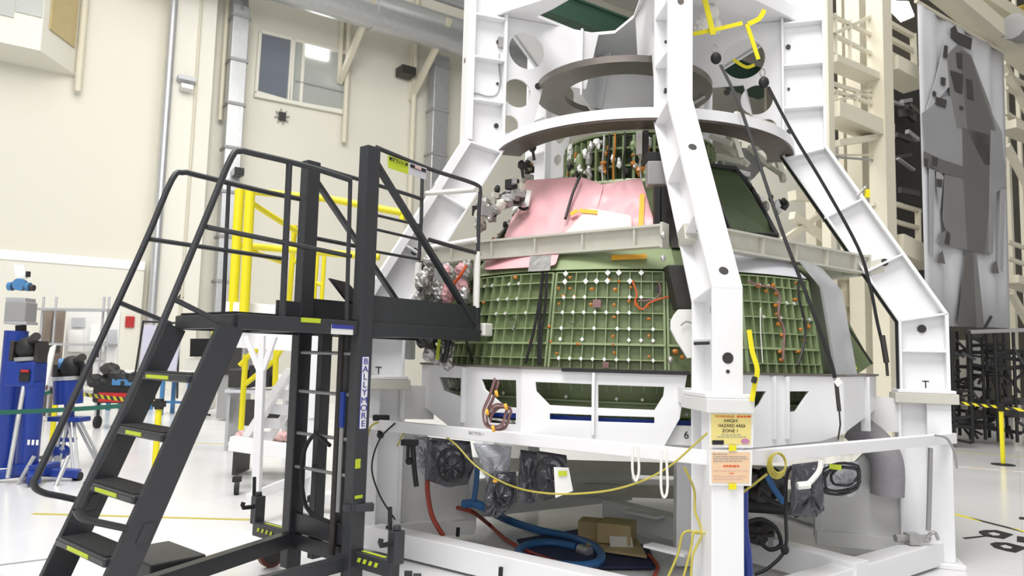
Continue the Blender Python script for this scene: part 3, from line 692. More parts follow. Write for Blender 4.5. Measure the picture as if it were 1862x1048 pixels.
# wiring loops on the panels
def wire(pts, r, m, name, par, o=.03, label=None):
    P = []
    for px, py in pts:
        z = 1.9
        for _ in range(4): a = az_of(px, z); z = z_of(a, py)
        P.append(sp(a, z, o))
    return MB().tube(P, r, 7, smooth=4).build(name, m, par, smooth=True)
wire([(1150, 512), (1158, 535), (1155, 552), (1168, 563), (1180, 552), (1198, 545), (1215, 540)], .006, 'warn_o', 'wiring', oC)
wire([(1196, 512), (1200, 530), (1190, 545), (1160, 548)], .006, 'purple', 'wiring', oC)
wire([(1355, 512), (1375, 520), (1400, 524), (1412, 540), (1410, 575), (1420, 600), (1418, 655)], .008, 'purple', 'wiring', oR)
wire([(1445, 512), (1447, 545), (1458, 590), (1455, 630), (1445, 665)], .009, 'cable', 'wiring', oR)
wire([(1378, 560), (1378, 600), (1382, 660)], .004, 'paper', 'wiring', oR)
for pts in ([(928, 572), (926, 580), (932, 588), (940, 598), (943, 585), (938, 575)], [(1037, 575), (1036, 585), (1045, 590), (1053, 583), (1051, 573)]): wire(pts, .005, 'green_d', 'wiring', oC)
for pts in ([(994, 498), (985, 560), (975, 610), (962, 662)], [(1000, 498), (997, 560), (990, 610), (988, 664)], [(992, 498), (988, 560), (986, 610), (985, 664)], [(855, 612), (862, 635), (868, 656)]): wire(pts, .011, 'cable', 'black_strap', cp, .05)
# lower green section below the rim
g = MB(); patch(g, 190, 350, 1.12, 1.5, -.03, .02, 60, 3); lo_ = g.build('lower_shell', 'green', cp, smooth=True)
g = MB()
for i in range(56): vrib(g, 192+i*2.8, 1.14, 1.5, .01, .03, .0)
hrib(g, 1.3, 190, 350, .012, .03, .0, 60); hrib(g, 1.18, 190, 350, .012, .03, .0, 60); g.build('rib_grid', 'green_l', lo_)
for k in range(24):
    a = 205+k*5.6+random.uniform(-1, 1); node(a, random.choice((1.24, 1.33)), 'clip', 'offwhite', .013, lo_)
# dark upper parts of the cone
g = MB(); patch(g, 270, 300, 2.46, 3.05, -.03, .02, 10, 3); g.build('cone_panel', 'dark', cp, smooth=True)
g = MB(); patch(g, 300, 333, 2.46, 3.05, -.04, .02, 10, 3); g.build('cone_panel', 'green_d', cp, smooth=True)
def cz(px, py, o=.02):
    z = 2.8
    for _ in range(5): a = az_of(px, z, o); z = z_of(a, py, o)
    return sp(a, z, o)
# window frame on the right of the cone: a dark bevelled opening
wf = MB(); wp_ = [(1285, 300), (1336, 306), (1368, 345), (1412, 428), (1330, 425), (1303, 360)]
P = [cz(x, y, .03) for x, y in wp_]
wf.tube(P, .022, 8, closed=True); fo = wf.build('window_surround', 'rubber', cp, smooth=True)
g = MB(); g.prism([cz(x, y, .0) for x, y in wp_], V((.0, .02, 0))); g.build('window_recess', 'green_d', fo)
# black box and channels left of the front leg
def pbox(name, m, x0, y0, x1, y1, Y, t, par, bevel=.004):
    a, b, c, d = [at(x, y, Y=Y) for x, y in ((x0, y0), (x1, y0), (x1, y1), (x0, y1))]
    return MB().prism([a, b, c, d], (0, t, 0)).build(name, m, par, bevel=bevel)
pbox('black_bracket', 'rubber', 1177, 276, 1206, 292, 5.6, .1, cp)
pbox('grey_box', 'grey', 1178, 292, 1214, 336, 5.55, .12, cp, .01)
for x in (1190, 1203): pbox('black_channel', 'rubber', x, 338, x+11, 418, 5.5, .06, cp)
pbox('black_channel', 'dark', 1170, 236, 1180, 300, 5.9, .06, cp)
pbox('white_channel', 'offwhite', 1158, 238, 1168, 280, 5.9, .05, cp)
a, b, c, d = [at(*q, Y=5.05) for q in ((1214, 482), (1250, 482), (1264, 562), (1233, 562))]
MB().prism([a, b, c, d], (0, .16, 0)).build('black_side_box', 'dark', cp, bevel=.006)
g = MB(); P = [at(x, y, Y=4.95) for x, y in ((1234, 563), (1264, 563), (1264, 650), (1250, 652), (1243, 640), (1230, 620), (1220, 600), (1220, 585), (1226, 573))]
g.prism(P, (0, .03, 0)); g.build('white_paddle', 'paper', cp, bevel=.004)
MB().tube([at(1238, 592, Y=4.93), at(1247, 585, Y=4.93), at(1258, 588, Y=4.93), at(1266, 592, Y=4.93)], .006, 6, smooth=3).build('grip', 'grey', cp)
for px, py in ((1219, 655), (1206, 428), (1206, 470)):
    g = MB(); g.blob(at(px, py, Y=5.05), .02, .02, .025, 8, 6, .1); g.build('fitting', 'silver', cp)
# the drum at the top
RD = .70; ZD0, ZD1 = 3.06, 3.62
g = MB(); g.lathe(C0, [(RD-.06, ZD0-.05), (RD-.06, ZD1), (.05, ZD1+.02)], 48); g.build('drum_shell', 'green_d', cp, smooth=True)
g = MB(); g.lathe(C0, [(1.0, 3.07), (.98, 3.10), (.78, 3.14), (.76, 3.18), (.70, 3.16), (.70, 3.06), (1.0, 3.07)], 60); g.build('drum_flange', 'green_l', cp, smooth=True)
def dpnt(az, z, o=0): a = math.radians(az); return V((C0.x+(RD+o)*math.cos(a), C0.y+(RD+o)*math.sin(a), z))
g = MB()
for i in range(27):
    az = 180+i*7; a, b = dpnt(az, 3.14, -.02), dpnt(az, 3.58, -.02); r_ = (a-V((C0.x, C0.y, a.z))).normalized()
    g.obox((a+b)/2, r_*.05, UP.cross(r_)*.012, UP*.22)
for z in (3.3, 3.46, 3.6): g.lathe(C0, [(RD-.04, z), (RD+.02, z), (RD+.02, z+.02), (RD-.04, z+.02), (RD-.04, z)], 60)
g.build('drum_ribs', 'green', cp)
random.seed(11)
for i in range(85):
    az = random.uniform(195, 300); z = random.uniform(3.14, 3.56); m = random.choice(['orange', 'silver', 'silver', 'dark', 'green_l', 'orange', 'paper'])
    g = MB(); s_ = random.uniform(.012, .035); g.blob(dpnt(az, z, .03), s_, s_, s_*random.uniform(.8, 2.4), 8, 6, .2); g.build('drum_fitting', m, cp)
for az, cm in ((236, 'silver'), (240, 'cable'), (244, 'orange'), (251, 'cable'), (262, 'silver')):
    P = [dpnt(az, 3.6, .04), dpnt(az+.5, 3.45, .06), dpnt(az-.8, 3.3, .05), dpnt(az+.4, 3.14, .06)]; MB().tube(P, .009, 6, smooth=4).build('drum_cable', cm, cp, smooth=True)
# clutter of brackets and foil down the left edge of the cone
random.seed(21)
path = [(940, 305), (955, 315), (930, 330), (915, 345), (905, 365), (893, 385), (880, 410), (868, 430), (855, 450)]
for i, (px, py) in enumerate(path):
    for j in range(4):
        p = cz(px+random.uniform(-16, 14), py+random.uniform(-14, 14), random.uniform(0, .06)); g = MB(); s_ = random.uniform(.02, .05)
        if random.random() < .5: g.blob(p, s_, s_, s_*1.3, 8, 6, .25)
        else: g.box(p, (s_*1.6, s_, s_*2), random.uniform(0, 3))
        g.build('edge_fitting', random.choice(['dark', 'silver', 'silver', 'grey', 'rubber', 'orange']), cp)
MB().tube([cz(960, 318, .03), cz(940, 345, .03), cz(925, 372, .03), cz(905, 412, .03), cz(880, 470, .03), cz(862, 488, .03)], .02, 8, smooth=3).build('edge_seal', 'rubber', cp, smooth=True)
MB().tube([cz(903, 395, .05), cz(880, 425, .05), cz(868, 445, .05)], .013, 8, smooth=3).build('strut', 'silver', cp, smooth=True)
for px, py in ((968, 268), (948, 300)):
    p = at(px, py, Y=6.6); g = MB(); g.blob(p, .035, .03, .045, 10, 6, .1); g.tube([p, p-UP*.12+V((.02, 0, 0))], .014, 8); g.build('edge_fitting', 'dark', cp, smooth=True)
random.seed(99)
for i in range(34):
    px = random.uniform(868, 948); py = 395-(px-868)*.75+random.uniform(-26, 26); p = at(px, py, Y=random.uniform(6.1, 6.4)); s_ = random.uniform(.02, .06); g = MB()
    if random.random() < .5: g.blob(p, s_, s_, s_*1.2, 10, 7, .2)
    else: g.box(p, (s_*2, s_, s_*1.5), random.uniform(0, 3))
    g.build('bracket_fitting', random.choice(['dark', 'grey', 'silver', 'alu', 'silver', 'rubber']), cp)
# foil wrapped pipes at the left of the barrel
random.seed(5)
for i in range(26):
    px = random.uniform(758, 852); py = random.uniform(470, 548); p = at(px, py, Y=random.uniform(5.9, 6.3)); s_ = random.uniform(.03, .075)
    g = MB(); g.blob(p, s_*.8, s_*.8, s_*random.uniform(.8, 1.5), 16, 12, .16, random.random()); g.build('foil_wrap', random.choice(['silver', 'silver', 'silver', 'galv', 'pink', 'dark']), cp)
for i in range(18):
    px = random.uniform(752, 822); py = random.uniform(600, 660); p = at(px, py, Y=random.uniform(5.8, 6.2)); s_ = random.uniform(.025, .06)
    g = MB(); g.blob(p, s_, s_, s_*1.2, 9, 6, .25); g.build('foil_wrap', random.choice(['silver', 'dark', 'silver', 'green']), cp)
MB().tube([at(822, 520, Y=5.85), at(838, 500, Y=5.8), at(848, 483, Y=5.8)], .012, 7, smooth=3).build('orange_cable', 'warn_o', cp, smooth=True)
MB().tube([at(800, 612, Y=5.75), at(797, 635, Y=5.75), at(795, 655, Y=5.75)], .014, 7).build('lime_strap', 'lime', cp)
MB().tube([at(815, 615, Y=5.7), at(812, 640, Y=5.7), at(806, 660, Y=5.7)], .022, 7).build('black_strap', 'cable', cp)
# grey bracket structure upper right
random.seed(31)
for (x0, y0, x1, y1) in ((1262, 240, 1290, 300), (1292, 248, 1330, 262), (1318, 262, 1360, 300), (1335, 250, 1348, 290), (1362, 268, 1400, 300), (1380, 290, 1425, 320), (1300, 285, 1352, 296), (1408, 272, 1425, 330)):
    a = at(x0, y0, Y=7.2); b = at(x1, y1, Y=7.0); g = MB(); g.bar(a, b, .05, .05); g.bar(a, V((b.x, a.y, a.z)), .04, .05); g.build('grey_bracket', 'alu', cp, bevel=.004)
g = MB(); g.prism([at(x, y, Y=7.3) for x, y in ((1318, 295), (1345, 268), (1375, 272), (1392, 300), (1370, 325), (1330, 322))], (0, .1, 0)); g.build('grey_bracket', 'grey', cp)
g = MB(); g.tube([at(1300, 300, Y=6.5), at(1330, 312, Y=6.4), at(1362, 320, Y=6.4)], .035, 10); g.build('foil_pipe', 'silver', cp, smooth=True)
for i in range(34):
    t_ = random.random(); px = 1270+t_*160+random.uniform(-12, 12); py = 292+t_*90+random.uniform(-14, 14)
    g = MB(); s_ = random.uniform(.015, .04); g.blob(at(px, py, Y=6.3+.4*t_), s_, s_, s_*1.4, 8, 6, .25); g.build('edge_fitting', random.choice(['silver', 'dark', 'grey', 'paper', 'orange', 'dark']), cp)
wb_ = MB(); random.seed(77)
for i in range(7): wb_.blob(at(1272+i*5, 20+random.uniform(0, 35), Y=6.3), .05, .05, .07, 10, 7, .25)
tag(wb_.build('webbing_bundle', 'plastic'), 'crumpled cream webbing bundle behind the left yellow sling', 'webbing')
# far side panel on the right with brace
g = MB(); g.prism([at(x, y, Y=8.0) for x, y in ((1508, 545), (1520, 545), (1586, 662), (1560, 680), (1540, 640))], (0, .05, 0)); g.build('far_panel', 'green', cp)
g = MB(); g.prism([at(x, y, Y=7.9) for x, y in ((1500, 545), (1515, 547), (1536, 588), (1520, 596))], (0, .05, 0)); g.build('far_panel', 'rubber', cp)
MB().tube([at(1526, 620, Y=7.9), at(1556, 672, Y=7.9)], .02, 6).build('yellow_strut', 'yellow', cp)
MB().tube([at(1505, 540, Y=7.85), at(1586, 662, Y=7.85)], .012, 6).build('dark_strut', 'dark', cp)
pbox('junction_box', 'grey', 1474, 632, 1500, 676, 6.6, .1, cp)
# purple harness loop hanging under the rim
hp = [at(x, y, Y=5.1) for x, y in ((903, 690), (893, 722), (882, 748), (884, 770), (896, 778), (915, 775), (922, 755), (925, 742), (905, 738), (890, 752), (888, 765))]
wh = None; hg = MB()
for j in range(5):
    random.seed(j); o_ = V((random.uniform(-.018, .018), random.uniform(-.015, .015), random.uniform(-.018, .018)))
    hg.tube([p+o_ for p in hp], .007, 7, smooth=4)
hg.build('wiring_harness', 'purple', cp, smooth=True)
for x, y in ((903, 716), (886, 750), (897, 780), (920, 740)): MB().disc(at(x, y, Y=5.09), (1, 0, .3), .022, .02, 12).build('harness_band', 'orange_t', cp)

# ================================================================== bare metal bracing ring around the capsule
br = thing('bracing_ring', (C0.x, C0.y, 2.35), 'bare grey metal I-beam ring around the capsule shoulder', 'ring')
RB = 2.0; bv = {k: C0+er(AZ[k])*RB for k in order}
for i in range(5):
    a, b = bv[order[i]], bv[order[(i+1) % 5]]; ex = (b-a).normalized(); n_ = V((ex.y, -ex.x, 0)); n_ = n_ if n_.dot((a+b)/2-C0) > 0 else -n_
    a, b = a+ex*(.16 if order[i] == 'F' else .03), b-ex*(.17 if order[i] == 'L' else .03); g = MB(); za, zb_ = 2.41, 2.553
    m_ = (a+b)/2
    g.obox(m_+UP*(za+zb_)/2, (b-a)/2, n_*.008, UP*(zb_-za)/2)
    g.obox(m_+UP*za, (b-a)/2, n_*.05, UP*.008); g.obox(m_+UP*zb_, (b-a)/2, n_*.05, UP*.008)
    for j in range(5): p = a.lerp(b, (j+.5)/5); g.obox(p+UP*(za+zb_)/2, ex*.006, n_*.045, UP*(zb_-za)/2)
    g.obox(a+UP*(za+zb_)/2, ex*.01, n_*.055, UP*.09); g.obox(b+UP*(za+zb_)/2, ex*.01, n_*.055, UP*.09)
    g.build('ring_beam', 'alu', br)
for k in order:
    lo, up, d = LP[k]; p = bv[k]; g = MB(); g.bar(p+UP*2.44-d*.02, p+d*.12+UP*2.48, .12, .12); g.build('ring_bracket', 'alu', br, bevel=.004)

# ================================================================== pink protective film
def sheet(name, m, grid, label, o=.05, amp=.015, parent=None):
    rows = [[cz(x, y, o+random.uniform(-amp, amp)) for x, y in r] for r in grid]
    g = MB(); n = len(rows[0]); vs = [p for r in rows for p in r]
    fs = [[j*n+i, j*n+i+1, (j+1)*n+i+1, (j+1)*n+i] for j in range(len(rows)-1) for i in range(n-1)]
    g.add(vs, fs); ob = g.build(name, m, parent, smooth=True)
    s1 = ob.modifiers.new('sub', 'SUBSURF'); s1.levels = s1.render_levels = 3
    s2 = ob.modifiers.new('sol', 'SOLIDIFY'); s2.thickness = .004
    if label: tag(ob, label, 'cover', 'pink film covers on the capsule')
    return ob
random.seed(2)
def rows(tl, tr, bl, br_, nx, ny):
    return [[(( tl[0]+(tr[0]-tl[0])*i/nx)*(1-j/ny)+(bl[0]+(br_[0]-bl[0])*i/nx)*j/ny, (tl[1]+(tr[1]-tl[1])*i/nx)*(1-j/ny)+(bl[1]+(br_[1]-bl[1])*i/nx)*j/ny) for i in range(nx+1)] for j in range(ny+1)]
sheet('pink_cover', 'pink', rows((954, 328), (1052, 322), (915, 440), (1030, 434), 9, 8), 'large pink film sheet with white tape on the left of the capsule cone', .055, .02)
sheet('pink_cover', 'pink', rows((1050, 320), (1098, 336), (1020, 434), (1075, 428), 4, 6), 'folded pink film beside the black centre strap', .07, .025)
sheet('pink_cover', 'pink', rows((1092, 336), (1166, 324), (1070, 428), (1193, 416), 8, 8), 'pink film sheet with amber tape on the right of the cone', .06, .02)
sheet('pink_cover', 'pinkw', rows((1070, 378), (1148, 392), (1022, 430), (1150, 424), 5, 4), 'pale pink film patch with orange tape along its top edge', .11, .01)
sheet('pink_cover', 'pink', rows((888, 462), (1018, 458), (878, 492), (1010, 484), 6, 3), 'narrow pink film strip showing below the metal beam', .05, .01)
sheet('pink_cover', 'pink', rows((900, 388), (915, 372), (868, 440), (888, 436), 3, 4), 'small pink film piece at the far left edge of the cone', .04, .01)
def tapeon(name, m, x0, y0, x1, y1, wpx, label, o=.125):
    P = []
    dx, dy = x1-x0, y1-y0; l_ = math.hypot(dx, dy); nx_, ny_ = -dy/l_*wpx/2, dx/l_*wpx/2
    q = [cz(x, y, o) for x, y in ((x0+nx_, y0+ny_), (x1+nx_, y1+ny_), (x1-nx_, y1-ny_), (x0-nx_, y0-ny_))]
    n = (q[1]-q[0]).cross(q[2]-q[0]).normalized(); n = n if n.dot(CAM-q[0]) < 0 else -n
    return tag(MB().prism(q, n*.004).build(name, m), label, 'tape')
tapeon('orange_tape', 'orange_t', 1053, 383, 1086, 386, 7, 'bright orange tape strip on the pale pink patch')
tapeon('orange_tape', 'orange_t', 1037, 390, 1050, 382, 6, 'short orange tape end left of the orange strip on the pink')
tapeon('amber_tape', 'orange_t', 1168, 353, 1165, 416, 9, 'upright amber tape strip near the right edge of the pink film', .09)
tapeon('white_tape', 'paper', 962, 346, 956, 376, 8, 'white tape strip on the left pink film above a black clip', .14)
tapeon('white_tape', 'paper', 944, 358, 935, 385, 8, 'white tape strip at the left edge of the pink film', .14)
MB2 = MB(); MB2.tube([cz(1054, 322, .14), cz(1042, 350, .14), cz(1036, 370, .14), cz(1028, 398, .14)], .012, 8, smooth=3); tag(MB2.build('black_strap', 'cable', smooth=True), 'thin black strap running down between the pink film sheets', 'strap')
g = MB(); g.tube([cz(945, 378, .14), cz(952, 381, .14), cz(960, 378, .14)], .014, 8, smooth=2); tag(g.build('black_clip', 'rubber', smooth=True), 'small black clip under the white tape on the pink film', 'clip')
tapeon('amber_film', 'orange_t', 1112, 468, 1176, 466, 8, 'amber film strip just below the grey metal beam', .05)
P = [at(x, y, Y=5.28) for x, y in ((964, 466), (1003, 464), (1000, 492), (960, 494))]
g = MB(); g.prism(P, (0, .02, 0)); tag(g.build('foil_bag', 'silver'), 'crumpled silver foil bag hanging below the metal beam', 'bag')
# yellow sling, shackles and retractable lifelines
def sling(pts, w_, label, m='yellow'):
    P = catmull([at(x, y, Y=Y) for x, y, Y in pts], 4); g = MB()
    g.ribbon(P, w_, .006)
    return tag(g.build('yellow_sling', m), label, 'sling')
sling([(1280, -6, 5.9), (1288, 25, 5.9), (1297, 63, 5.9)], .045, 'pale yellow sling hanging to the left lifeline reel')
sling([(1260, 62, 5.95), (1300, 54, 5.95), (1350, 42, 5.95)], .035, 'yellow sling strap running sideways across the top')
sling([(1360, 44, 6.0), (1380, 34, 6.0), (1390, 18, 6.0)], .04, 'bright yellow sling curling up to the top deck')
sling([(1358, 44, 6.0), (1370, 80, 6.0), (1379, 108, 6.0)], .035, 'yellow sling hanging to the right lifeline reel')
sling([(1333, 108, 6.6), (1356, 122, 6.6), (1372, 118, 6.6)], .03, 'short yellow sling passing behind the plate hole')
def lifeline(x0, y0, Y0, pts, lab):
    t = thing('lifeline_reel', at(x0, y0, Y=Y0), 'black reel with dark red disc at the head of the %s strap' % lab, 'reel')
    c = at(x0, y0, Y=Y0); g = MB(); g.blob(c, .045, .035, .05, 14, 8, .03); g.build('reel_body', 'rubber', t, smooth=True)
    g = MB(); g.disc(c+V((-.012, -.035, 0)), (0, -1, 0), .03, .012, 16); g.build('reel_disc', mat('dark_red', (.12, .03, .03), .4), t)
    g = MB(); g.tube([c+V((-.01+.022*math.cos(a_), 0, .085+.035*math.sin(a_))) for a_ in [i*PI/5 for i in range(10)]], .006, 6, closed=True); g.build('shackle', 'silver', t, smooth=True)
    P = catmull([at(*p[:2], Y=p[2]) for p in pts], 5); g = MB()
    g.ribbon(P, .024, .008)
    o = tag(g.build('black_strap', 'cable'), 'long black strap %s' % ('sagging across the right window and ring to the cradle rim' if lab == 'left' else 'running along the right leg down to the rim end'), 'strap')
lifeline(1302, 106, 5.85, [(1310, 118, 5.84), (1340, 180, 5.7), (1370, 265, 5.5), (1420, 415, 5.1), (1468, 540, 4.95), (1508, 650, 4.9), (1518, 688, 4.9)], 'left')
lifeline(1389, 150, 6.0, [(1397, 158, 6.0), (1440, 240, 5.95), (1500, 340, 5.9), (1560, 450, 5.85), (1582, 520, 5.8), (1596, 590, 5.8), (1612, 655, 5.8)], 'right')
g = MB(); g.tube([at(1604, 610, Y=5.78), at(1612, 660, Y=5.78)], .022, 8); g.tube([at(1612, 660, Y=5.78), at(1614, 684, Y=5.78)], .012, 8); tag(g.build('strap_hook', 'dark', smooth=True), 'black hook at the lower end of the right strap', 'hook')
g = MB(); g.tube([at(1520, 690, Y=4.85), at(1523, 720, Y=4.85), at(1526, 748, Y=4.85)], .014, 8); g.tube([at(1526, 748, Y=4.85), at(1528, 772, Y=4.85), at(1524, 800, Y=4.85)], .006, 8); tag(g.build('strap_hook', 'dark', smooth=True), 'black hook end below the rim on the left strap', 'hook')
g = MB(); P = [at(x, y, Y=4.83) for x, y in ((1516, 694), (1525, 687), (1533, 696), (1523, 704))]; g.prism(P, (0, .004, 0)); tag(g.build('white_tag', 'paper'), 'small white tag tied on the black strap at the rim', 'tag')
for pts, lab in (([(1362, 600, 4.35), (1368, 640, 4.35), (1377, 672, 4.35), (1372, 700, 4.35), (1367, 730, 4.35)], 'bright yellow strap hanging beside the front leg'),):
    sling(pts, .028, lab)
g = MB(); g.tube([at(1368, 690, Y=4.33), at(1375, 692, Y=4.33)], .02, 8); tag(g.build('strap_buckle', 'rubber'), 'black buckle on the yellow strap by the front leg', 'buckle')
g = MB(); g.tube([at(1262, 625, Y=4.45), at(1290, 624, Y=4.45)], .01, 8); tag(g.build('black_pin', 'rubber'), 'short black pin sticking out of the front leg side', 'pin')
# ================================================================== black cantilever rolling ladder
LO = V((-.977, 4.843, 0)); LA = math.radians(50.56); LS = V((math.cos(LA), math.sin(LA), 0)); LT = V((-math.sin(LA), math.cos(LA), 0)); LW = .737; LK = .9; LWR = LW*LK
def lq(m, t, z): return LO+LS*m*LK+LT*t*LK+UP*z
def pn(x, y, t=0.0): return onp(x, y, LO+LT*t, LT)        # point on the near (t=0) or far (t=LW) side plane
def pf(x, y): return pn(x, y, LWR)
ld = thing('rolling_ladder', (LO.x, LO.y, 0), 'black rolling ladder with five treads and a cantilevered railed platform', 'ladder')
ZT = 2.986; ZP = 1.765
for t_, top in ((0, ZT), (LW, ZT)):
    g = MB(); g.obox(lq(0, t_, (top+.12)/2), LS*.055, LT*.045, UP*(top-.12)/2); g.build('mast_post', 'black', ld, bevel=.006)
for t_ in (.2, LW-.22):
    g = MB(); g.obox(lq(.06, t_, (ZP+.15)/2+.03), LS*.04, LT*.03, UP*(ZP-.2)/2); g.build('inner_mast', 'black', ld, bevel=.004)
for z in (.81, 1.04, 1.33, 1.60):
    g = MB(); g.tube([lq(-.03, .06, z), lq(-.03, LW-.05, z)], .012, 8); g.build('mast_rung', 'grey', ld)
g = MB(); g.tube([lq(-.05, .17, .3), lq(-.05, .17, ZP)], .022, 10); g.build('lift_cylinder', 'dark', ld, smooth=True)
g = MB(); g.tube([lq(-.06, .11, .58), lq(-.06, .11, 1.35)], .014, 8); g.build('lift_rod', 'grey', ld, smooth=True)
g = MB(); g.tube([lq(-.06, .11, 1.12), lq(-.06, .11, 1.35)], .02, 10); g.build('blue_sleeve', 'blue', ld, smooth=True)
# platform frame, toe boards, deck
PLN = 1.27
g = MB()
for t_ in (0, LW): g.bar(lq(-1.0, t_, ZP), lq(PLN, t_, ZP), .05, .09)
for m in (-1.0, -.45, .1, .65, PLN): g.bar(lq(m, 0, ZP), lq(m, LW, ZP), .05, .08)
g.build('platform_frame', 'black', ld, bevel=.005)
g = MB(); g.prism([lq(-1.0, .02, ZP+.045), lq(PLN, .02, ZP+.045), lq(PLN, LW-.02, ZP+.045), lq(-1.0, LW-.02, ZP+.045)], UP*.012); g.build('platform_deck', 'tread', ld)
for (a, b) in ((lq(0, -.01, 0), lq(PLN, -.01, 0)), (lq(0, LW, 0), lq(PLN, LW, 0)), (lq(PLN, 0, 0), lq(PLN, LW, 0))):
    g = MB(); g.bar(a+UP*(ZP+.13), b+UP*(ZP+.13), .012, .19); g.build('toe_board', 'black', ld)
g = MB(); g.obox(lq(-.12, LW-.03, ZP+.11), LS*.13, LT*.01, UP*.08); g.build('toe_board', 'black', ld)
# platform rails, near and far side
RR = .016
g = MB(); g.tube([pn(684, 268), pn(780, 307), pn(862, 334), pn(873, 348), pn(871, 380), pn(869, 455), pn(866, 460), pn(780, 436)], RR, 10, smooth=4)
g.build('platform_rail', 'black', ld, smooth=True)
g = MB(); g.tube([pf(573, 303), pf(648, 325), pf(742, 354), pf(766, 362)], RR, 10); g.tube([pf(768, 312), pf(766, 400), pf(762, 472)], RR, 10)
for y0, y1 in ((389, 410), (415, 436), (456, 472)): g.tube([pf(673, y0), pf(763, y1)], .012, 8)
g.tube([pf(566, 432), pf(648, 448)], RR, 8)
g.build('platform_rail', 'black', ld, smooth=True)
g = MB(); g.tube([pn(868, 345), pf(775, 352)+LT*0], RR*1.3, 10); g.build('end_rail_foam', 'plastic', ld, smooth=True)
g = MB(); g.tube([pn(868, 437), pf(775, 452)], RR*1.5, 10); g.build('end_rail_foam', 'plastic', ld, smooth=True)
g = MB(); g.tube([pn(868, 458), pn(866, 560)], .026, 12); g.build('end_post_foam', 'plastic', ld, smooth=True)
g = MB(); g.tube([pf(761, 478), pf(757, 548)], .03, 12); g.build('end_post_foam', 'plastic', ld, smooth=True)
g = MB(); g.tube([pn(866, 560), pn(864, 600)], .02, 8); g.tube([pf(757, 545), pf(756, 575)], .02, 8); g.build('end_post', 'black', ld)
g = MB(); g.bar(pn(676, 285), pn(864, 592), .03, .055, up=LT); g.build('diagonal_brace', 'black', ld, bevel=.004)
g = MB(); g.bar(pf(567, 318), pf(722, 548), .03, .05, up=LT); g.build('diagonal_brace', 'black', ld, bevel=.004)
g = MB(); p = pn(882, 600); g.box(p, (.10, .08, .10), LA); g.build('corner_foam', 'plastic', ld, bevel=.01)
g = MB(); g.tube([pn(868, 604), pn(884, 602), pn(888, 594)], .012, 8); g.build('corner_hook', 'rubber', ld)
# stair stringers
g0a, g0b = pn(420, 592), pn(206, 1075)
SD = (g0b-g0a).normalized()
for t_ in (0, LW):
    a = g0a+LT*t_*LK; b = a+SD*((g0a.z-.02)/-SD.z); g = MB(); g.bar(a+UP*.03-SD*.02, b, .035, .13, up=LT.cross(SD)); 
    nn_ = LT.cross(SD).normalized()
    g = MB(); g.obox((a+b)/2, (b-a)/2, LT*.02, nn_*.074); g.build('stringer', 'black', ld, bevel=.004)
# treads
def tread(yl, xl):
    pass
for i, ty in enumerate((690, 796, 908, 1022, 1150)):
    z = pn(415-(ty-600)*.455, ty).z
    k = (z-g0a.z)/SD.z; c = g0a+SD*k
    base = V((c.x, c.y, z))
    g = MB(); g.obox(base+LT*LWR/2-LS*.01, LS*.09, LT*(LWR/2-.02), UP*.022); o = g.build('tread', 'black', ld, bevel=.012)
    g = MB(); g.obox(base+LT*LWR/2+UP*.024, LS*.078, LT*(LWR/2-.05), UP*.003); g.build('grip_pad', 'tread', o)
    g = MB(); g.obox(base+LT*LWR*(.5 if i else .55)-LS*.102, LS*.002, LT*LWR*(.2 if i != 1 else .14), UP*.010); st_ = g.build('step_sticker', 'lime', o)
    if i == 0: pass
# handrails
HR = .018
def hrail(P, name='handrail'): g = MB(); g.tube(P, HR, 10, smooth=4); return g.build(name, 'black', ld, smooth=True)
off = 0
P = [pn(638, 328), pn(560, 303), pn(460, 279), pn(437, 275), pn(420, 288), pn(375, 395), pn(260, 670), pn(150, 900), pn(139, 925), pn(152, 944), pn(185, 952), pn(262, 968)]
g = MB(); g.tube(P, HR, 10, smooth=4); g.build('handrail', 'black', ld, smooth=True)
P = [pf(545, 362), pf(470, 346), pf(360, 319), pf(333, 314), pf(312, 328), pf(260, 450), pf(150, 690), pf(75, 850), pf(62, 882), pf(78, 896), pf(110, 903), pf(165, 915)]
g = MB(); g.tube(P, HR, 10, smooth=4); g.build('handrail', 'black', ld, smooth=True)
for (a, b, fn) in (((376, 413), (638, 466), pn), ((272, 435), (522, 472), pf), ((312, 542), (412, 592), pn), ((216, 550), (312, 590), pf)):
    g = MB(); g.tube([fn(*a), fn(*b)], .015, 8); g.build('mid_rail', 'black', ld, smooth=True)
for (a, b, fn, r_) in (((526, 298), (513, 585), pn, .02), ((637, 330), (630, 590), pn, .014), ((416, 336), (405, 585), pf, .014)):
    g = MB(); g.tube([fn(*a), fn(*b)], r_, 8); g.build('rail_post', 'black', ld, smooth=True)
for (x, y, fn) in ((262, 968, pn), (168, 912, pf)):
    g = MB(); g.obox(fn(x, y), LS*.03, LT*.03, SD*.05); g.build('rail_clamp', 'black', ld, bevel=.005)
